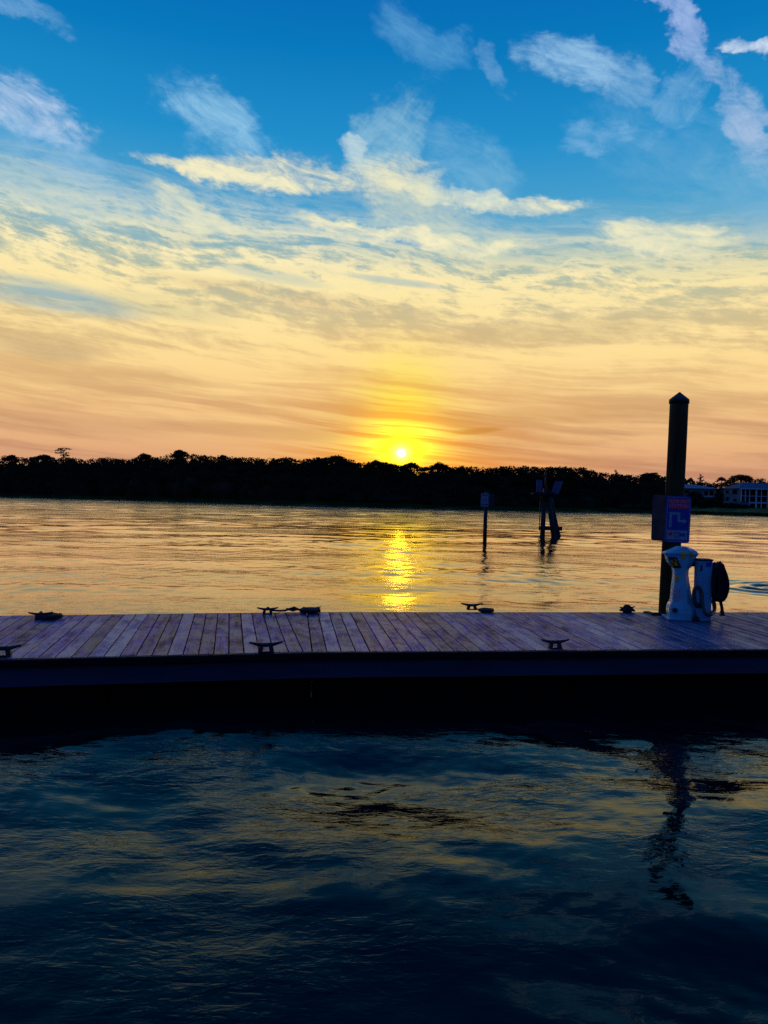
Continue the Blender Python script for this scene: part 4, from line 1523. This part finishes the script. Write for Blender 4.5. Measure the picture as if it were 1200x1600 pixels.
def hoses():
    c, s, w, h, d = CB
    Yh = c.y + d / 2
    def P(px, py, dy=0.0):
        v = at_y(px, py, Yh + dy)
        return v
    z2p = lambda xu, yu: (1020 + xu / 8.571, 840 + yu / 8.571)
    # the hanging coil, many turns seen nearly edge-on
    root = empty('coiled_hose', P(1124, 960), 'thick black hose hanging in a big coil at the right side of the cabinet', 'hose')
    base = Vector(root.location)
    rng = random.Random(4)
    coil = MB()
    for k in range(17):
        dy = -0.14 + k * 0.018
        re = 884 + 120 * ((k * 5) % 17) / 16
        le = 806 + 30 * ((k * 7) % 17) / 16 + (62 if k % 4 == 1 and re > 930 else 0)
        if k == 4:
            le, re = 812, 850
        cx = (le + re) / 2
        rx = (re - le) / 2
        ry = 248 - 30 * abs(k - 5) / 5 + rng.uniform(-8, 8)
        cy = 596 + rng.uniform(-8, 14)
        pts = []
        for j in range(41):
            t = 2 * math.pi * j / 40
            xx = cx + rx * math.cos(t) * (1 - 0.26 * math.sin(t)) + (0 if math.cos(t) > 0 else -2 * k)
            yy = cy - ry * math.sin(t)
            q = P(*z2p(xx, yy), dy + 0.02 * math.sin(t + k))
            pts.append(q - base)
        coil.tube(pts, 0.0225, 10, caps=False)
    coil.build('coil', M_hose, root)
    # tail with a nozzle standing on the deck
    tl = smooth_path([P(*z2p(890, 800)) - base, P(*z2p(912, 880)) - base, P(*z2p(926, 950)) - base, P(*z2p(928, 1000)) - base], 6)
    MB().tube(tl, [0.022] * len(tl), 10).build('tail', M_hose, root)
    a, b = P(*z2p(928, 985)) - base, P(*z2p(930, 1035)) - base
    MB().tube([a, a.lerp(b, .4), a.lerp(b, .45), b], [0.030, 0.034, 0.024, 0.020], 12).box(b + Vector((0.0, 0, 0.0)), (0.07, 0.05, 0.03), bevel=0.006).build('nozzle', M_rubber, root)
    st = MB().tube([P(*z2p(835, 420), -.16) - base, P(*z2p(868, 335), -.10) - base, P(*z2p(868, 335), .12) - base, P(*z2p(835, 420), .16) - base], 0.016, 8)
    st.build('strap', M_rubber, root)

    # the loose loop in front of the cabinet
    root2 = empty('suction_hose', P(1090, 955, -.15), 'loose dark green hose looping across the foot of the white cabinet', 'hose')
    b2 = Vector(root2.location)
    pts = [(800, 820, .0), (822, 900, .0), (818, 980, -.10), (770, 1030, -.24), (715, 1020, -.26), (672, 930, -.22), (655, 830, -.20), (650, 740, -.18), (618, 668, -.17), (578, 668, -.17), (552, 740, -.17), (556, 840, -.17), (578, 905, -.17), (612, 918, -.16), (640, 905, -.12)]
    pp = smooth_path([P(*z2p(x, y), dy) - b2 for x, y, dy in pts], 7)
    MB().tube(pp, 0.029, 12).build('hose', new_mat('green_black_hose', (0.02, 0.045, 0.04), 0.4, var=0.4, scale=20), root2)
    e = pp[-1]
    MB().tube([e - Vector((0.05, 0.0, 0)), e + Vector((0.05, 0.03, 0.01))], 0.033, 12).build('coupling', M_rubber, root2)


pedestal()
hoses()


# ================================================================== cleats and ropes
def make_cleat(name, L_=0.33):
    root = empty(name, (0, 0, 0), None, 'cleat', 'mooring cleats along the dock')
    b = MB()
    b.box((0, 0, 0.006), (L_ * 0.46, 0.075, 0.014), bevel=0.004)
    b.build('base', M_iron, root)
    for sx_ in (-1, 1):
        lg = MB()
        lg.loft([[(sx_ * L_ * .17 + dx, dy, 0.012) for dx, dy in ((-.022, -.026), (.022, -.026), (.022, .026), (-.022, .026))],
                 [(sx_ * L_ * .13 + dx, dy, 0.07) for dx, dy in ((-.020, -.018), (.020, -.018), (.020, .018), (-.020, .018))]])
        lg.build('stem', M_iron, root)
    h = MB()
    pts = [(-L_ / 2, 0, 0.098), (-L_ * .36, 0, 0.086), (-L_ * .2, 0, 0.074), (0, 0, 0.070), (L_ * .2, 0, 0.074), (L_ * .36, 0, 0.086), (L_ / 2, 0, 0.098)]
    h.tube(pts, [0.009, 0.014, 0.019, 0.021, 0.019, 0.014, 0.009], 12)
    h.build('horn', M_iron, root)
    return root


proto = make_cleat('cleat')


def copy_tree(o):
    c = o.copy()
    C.objects.link(c)
    for ch in o.children:
        d = ch.copy()
        C.objects.link(d)
        d.parent = c
    return c


CLEATS = [
    (4, 1025.5, HL, 0.0, 0.36, 'bare cleat on the near edge cut off by the left side of the photo'),
    (415.5, 1019.3, HL, 0.0, 0.36, 'bare cleat on the near edge of the left dock section'),
    (867, 1013.2, HR, 0.0, 0.33, 'bare cleat on the near edge of the right dock section, below the sun reflection'),
    (63.5, 967.8, HL, 3.0, 0.30, 'cleat on the far edge at left with a rope ring lying beside it'),
    (418, 959.5, HL, 0.0, 0.30, 'cleat on the far edge with a rope leading right to a bulky coil'),
    (487, 957.2, HR, 8.0, 0.26, 'cleat on the far edge buried under the bulky rope coil'),
    (737, 953.2, HR, -2.0, 0.33, 'cleat on the far edge with a small flat rope coil at its right'),
    (980, 957.0, HR, 12.0, 0.28, 'cleat on the far edge wrapped in rope, just left of the tall pile'),
]
for i, (px, py, hd, extra, ln, lb) in enumerate(CLEATS):
    o = proto if i == 0 else copy_tree(proto)
    p = at_z(px, py, DZ)
    o.location = (p.x, p.y, DZ + 0.004)
    o.rotation_euler = (0, 0, hd + R(extra))
    o.scale = (ln / 0.33,) * 3
    o['label'] = lb


def rope(name, label, px_pts, rad=0.013, zbase=None, n=6, group='dock lines lying on the deck'):
    pts = []
    for (px, py, z) in px_pts:
        p = at_z(px, py, DZ)
        pts.append(Vector((p.x, p.y, DZ + 0.008 + rad + z)))
    o0 = pts[0].copy()
    pp = smooth_path([p - o0 for p in pts], n)
    o = MB().tube(pp, rad, 8).build(name, M_rope, None)
    o.location = o0
    tag(o, label, 'rope', group)
    return o


def flat_coil(name, label, px, py, rmax, lead=None, turns=6, rad=0.012, layers=1, extra=None):
    c = at_z(px, py, DZ)
    pts = []
    if lead:
        for (lx, ly, z) in lead:
            p = at_z(lx, ly, DZ)
            pts.append(Vector((p.x, p.y, DZ + 0.012 + rad + z)) - Vector((c.x, c.y, DZ)))
    rng = random.Random(int(px))
    for L_ in range(layers):
        N = turns * 14
        for k in range(N + 1):
            f = k / N
            r_ = rmax * (1 - 0.86 * f) if L_ % 2 == 0 else rmax * (0.14 + 0.80 * f)
            t = 2 * math.pi * turns * f + L_ * 1.0
            pts.append(Vector((r_ * math.cos(t), r_ * math.sin(t), 0.010 + rad + L_ * rad * 1.8 + rng.uniform(-.001, .002))))
    o = MB().tube(pts, rad, 7).build(name, M_rope, None)
    o.location = (c.x, c.y, DZ)
    tag(o, label, 'rope', 'dock lines lying on the deck')
    return o


flat_coil('dock_line', 'black rope laid in a ring beside the far left cleat', 77.5, 966.8, 0.155, [(60, 966.0, .03), (64, 966.5, .062), (67, 967.4, .04), (68, 967.4, .01)], 4, 0.0135, 2)
flat_coil('dock_line', 'bulky black rope coil in the middle of the far edge', 484, 957.6, 0.155, [(413, 959.2, .03), (419, 959.4, .066), (423, 959.8, .03), (436, 959.4, .02), (446, 958.2, .012), (452, 957.6, .03), (460, 957.4, .05), (466, 958.0, .03), (458, 959.2, .02), (448, 957.8, .03), (462, 957.0, .02), (472, 957.2, .01)], 4, 0.0150, 2)
flat_coil('dock_line', 'small neat flat black rope coil right of the middle cleat on the far edge', 759.5, 956.6, 0.12, [(734, 953.2, .03), (738, 953.8, .06), (743, 955.0, .02), (749, 956.0, .004)], 5, 0.0115, 2)
wr = []
pc = at_z(980, 957.0, DZ)
ca, sa = math.cos(HR + R(12)), math.sin(HR + R(12))
for k in range(49):
    t = 2 * math.pi * k / 16
    a_, b_ = 0.055 * math.sin(t), 0.032 * math.sin(2 * t)
    wr.append(Vector((a_ * ca - b_ * sa, a_ * sa + b_ * ca, 0.072 + 0.028 * math.cos(2 * t) + 0.0003 * k)))
for k in range(40):
    t = 2 * math.pi * k / 13
    rr = 0.115 - 0.001 * k
    wr.append(Vector((rr * math.cos(t), rr * 0.6 * math.sin(t), 0.024 + 0.014 * k / 13)))
ow = MB().tube(wr, 0.0135, 7).build('dock_line', M_rope, None)
ow.location = (pc.x, pc.y, DZ)
tag(ow, 'black rope wound tightly round the cleat left of the tall pile', 'rope', 'dock lines lying on the deck')
